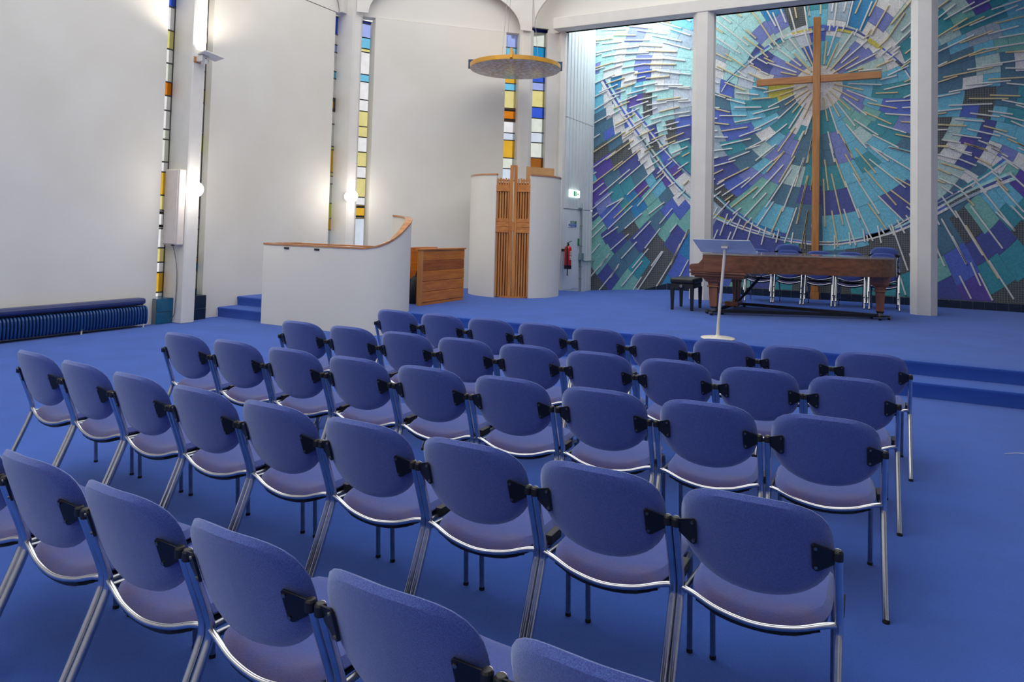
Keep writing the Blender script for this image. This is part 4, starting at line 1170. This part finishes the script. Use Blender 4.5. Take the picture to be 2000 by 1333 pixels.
sg_ = thing('door_notice', 'small green over blue safety notice on the white exit door', 'sign', (UC, 15.85, 1.84))
build('plate', box(UC-.004, UC+.004, 15.62, 16.14, 1.775, 1.925), MSWHITE, sg_)
build('green_field', box(UC+.003, UC+.006, 15.76, 16.13, 1.855, 1.92), MSGREEN, sg_)
build('blue_field', box(UC+.003, UC+.006, 15.76, 16.13, 1.78, 1.85), MSBLUE, sg_)
build('pictogram', box(UC+.003, UC+.006, 15.65, 15.73, 1.80, 1.85), MSBLUE, sg_)
tx = MB()
for z, n_ in ((1.90, 5), (1.875, 4), (1.83, 6), (1.80, 5)):
    for k in range(n_):
        tx.box(UC+.005, UC+.0075, 15.80+.05*k, 15.835+.05*k, z-.006, z+.006)
build('print', tx, MSWHITE, sg_, kind='stuff')
cd = thing('conduit', 'grey conduit pipe with junction box beside the white exit door', 'pipe', (UC+.03, 16.4, 1.0))
build('pipe', MB().tube(cr([(UC+.03, 16.40, .19), (UC+.03, 16.40, 2.2), (UC+.03, 16.36, 2.235), (UC+.03, 16.2, 2.24)], 5), .018, 8), MPIPE, cd, smooth=True)
build('junction_box', box(UC, UC+.07, 16.30, 16.50, .98, 1.14), MPIPE, cd, bevel=.006)
build('pipe', MB().tube(cr([(UC+.04, 16.47, 1.0), (UC+.04, 16.6, .935), (UC+.04, VM-.03, .93)], 5), .018, 8), MPIPE, cd, smooth=True)
for z in (.5, .8, 1.3, 1.8):
    build('pipe_clip', box(UC-.005, UC+.055, 16.37, 16.43, z, z+.025), MPIPE, cd)
fe = thing('fire_extinguisher', 'red fire extinguisher hanging on the wall beside the white pulpit', 'extinguisher', (UC+.13, 15.36, .85))
ec = (UC+.13, 15.36, 0)
build('cylinder', MB().lathe([(.075, .88), (.082, .90), (.082, 1.27), (.07, 1.31), (.03, 1.335)], ec, 20), MRED, fe, smooth=True)
build('base', MB().lathe([(.084, .80), (.086, .805), (.086, .89)], ec, 20), MBLK, fe, smooth=True)
build('valve', MB().lathe([(.024, 1.33), (.024, 1.39), (.016, 1.40)], ec, 12), MBLK, fe).data
build('wall_hook', box(UC-.06, UC+.06, 15.34, 15.38, 1.20, 1.26), MBLK, fe)
build('handle', MB().bar((ec[0]-.02, ec[1]-.02, 1.40), (ec[0]+.06, ec[1]+.08, 1.45), .02, .012), MBLK, fe)
build('hose', MB().tube(cr([(ec[0], ec[1]-.02, 1.37), (ec[0]+.02, ec[1]-.10, 1.32), (ec[0]+.03, ec[1]-.10, 1.1), (ec[0]+.03, ec[1]-.09, .65)], 5), .012, 8), MBLK, fe, smooth=True)
lb = MB()
for k in range(6):
    lb.box(ec[0]+.055, ec[0]+.0845, ec[1]-.052, ec[1]+.03-.01*(k % 3), 1.02+.035*k, 1.04+.035*k)
build('instruction_print', lb, MSWHITE, fe, kind='stuff')
bt = thing('water_bottle', 'clear bottle with blue cap on the tiled kerb behind the piano lyre', 'bottle', (-3.05, 17.14, .49))
build('body', MB().lathe([(.04, 0), (.045, .01), (.045, .20), (.02, .26), (.016, .28)], (-3.05, 17.13, .49), 16), MBOT, bt, smooth=True)
build('cap', MB().lathe([(.04, .27), (.042, .275), (.04, .36), (.03, .37)], (-3.05, 17.13, .49), 14), MBCAP, bt, smooth=True)
# three bits of fluff on the carpet
for x, y, a, n_ in ((.17, 2.2, .4, 'pale thread of fluff on the carpet right of the chairs, nearer'), (.55, 2.3, 1.2, 'pale thread of fluff on the carpet at lower right, farther right'), (1.05, 7.0, 2.4, 'long pale thread on the carpet in front of the right hand steps')):
    L_ = .05 if y < 5 else .14
    t = build('thread', MB().tube(cr([(x, y, .004), (x+L_*math.cos(a), y+L_*math.sin(a), .008), (x+L_*1.6*math.cos(a+.7), y+L_*1.6*math.sin(a+.7), .004)], 4), .0025, 5), MBATW, org=(x, y, 0))
    tag(t, n_, 'thread')

# lamps' own light, then an added daylight boost
light('globe_light', 'POINT', (-9.9, 8.0, 2.22), 12, (1, .93, .84), .12)
light('globe_light', 'POINT', (-9.9, 11.65, 2.30), 12, (1, .93, .84), .12)
light('uplight_beam', 'SPOT', (-10.0, 8.1, 4.55), 80, (1, .88, .74), .08, (PI, 0, 0), math.radians(150))
light('chancel_daylight_boost', 'AREA', (-5.6, 16.2, 7.45), 70, (.80, .92, 1), 1.6, (math.radians(28), 0, 0), sy=1.2)  # added unseen area lamp, extra bluish daylight for the mural's upper left
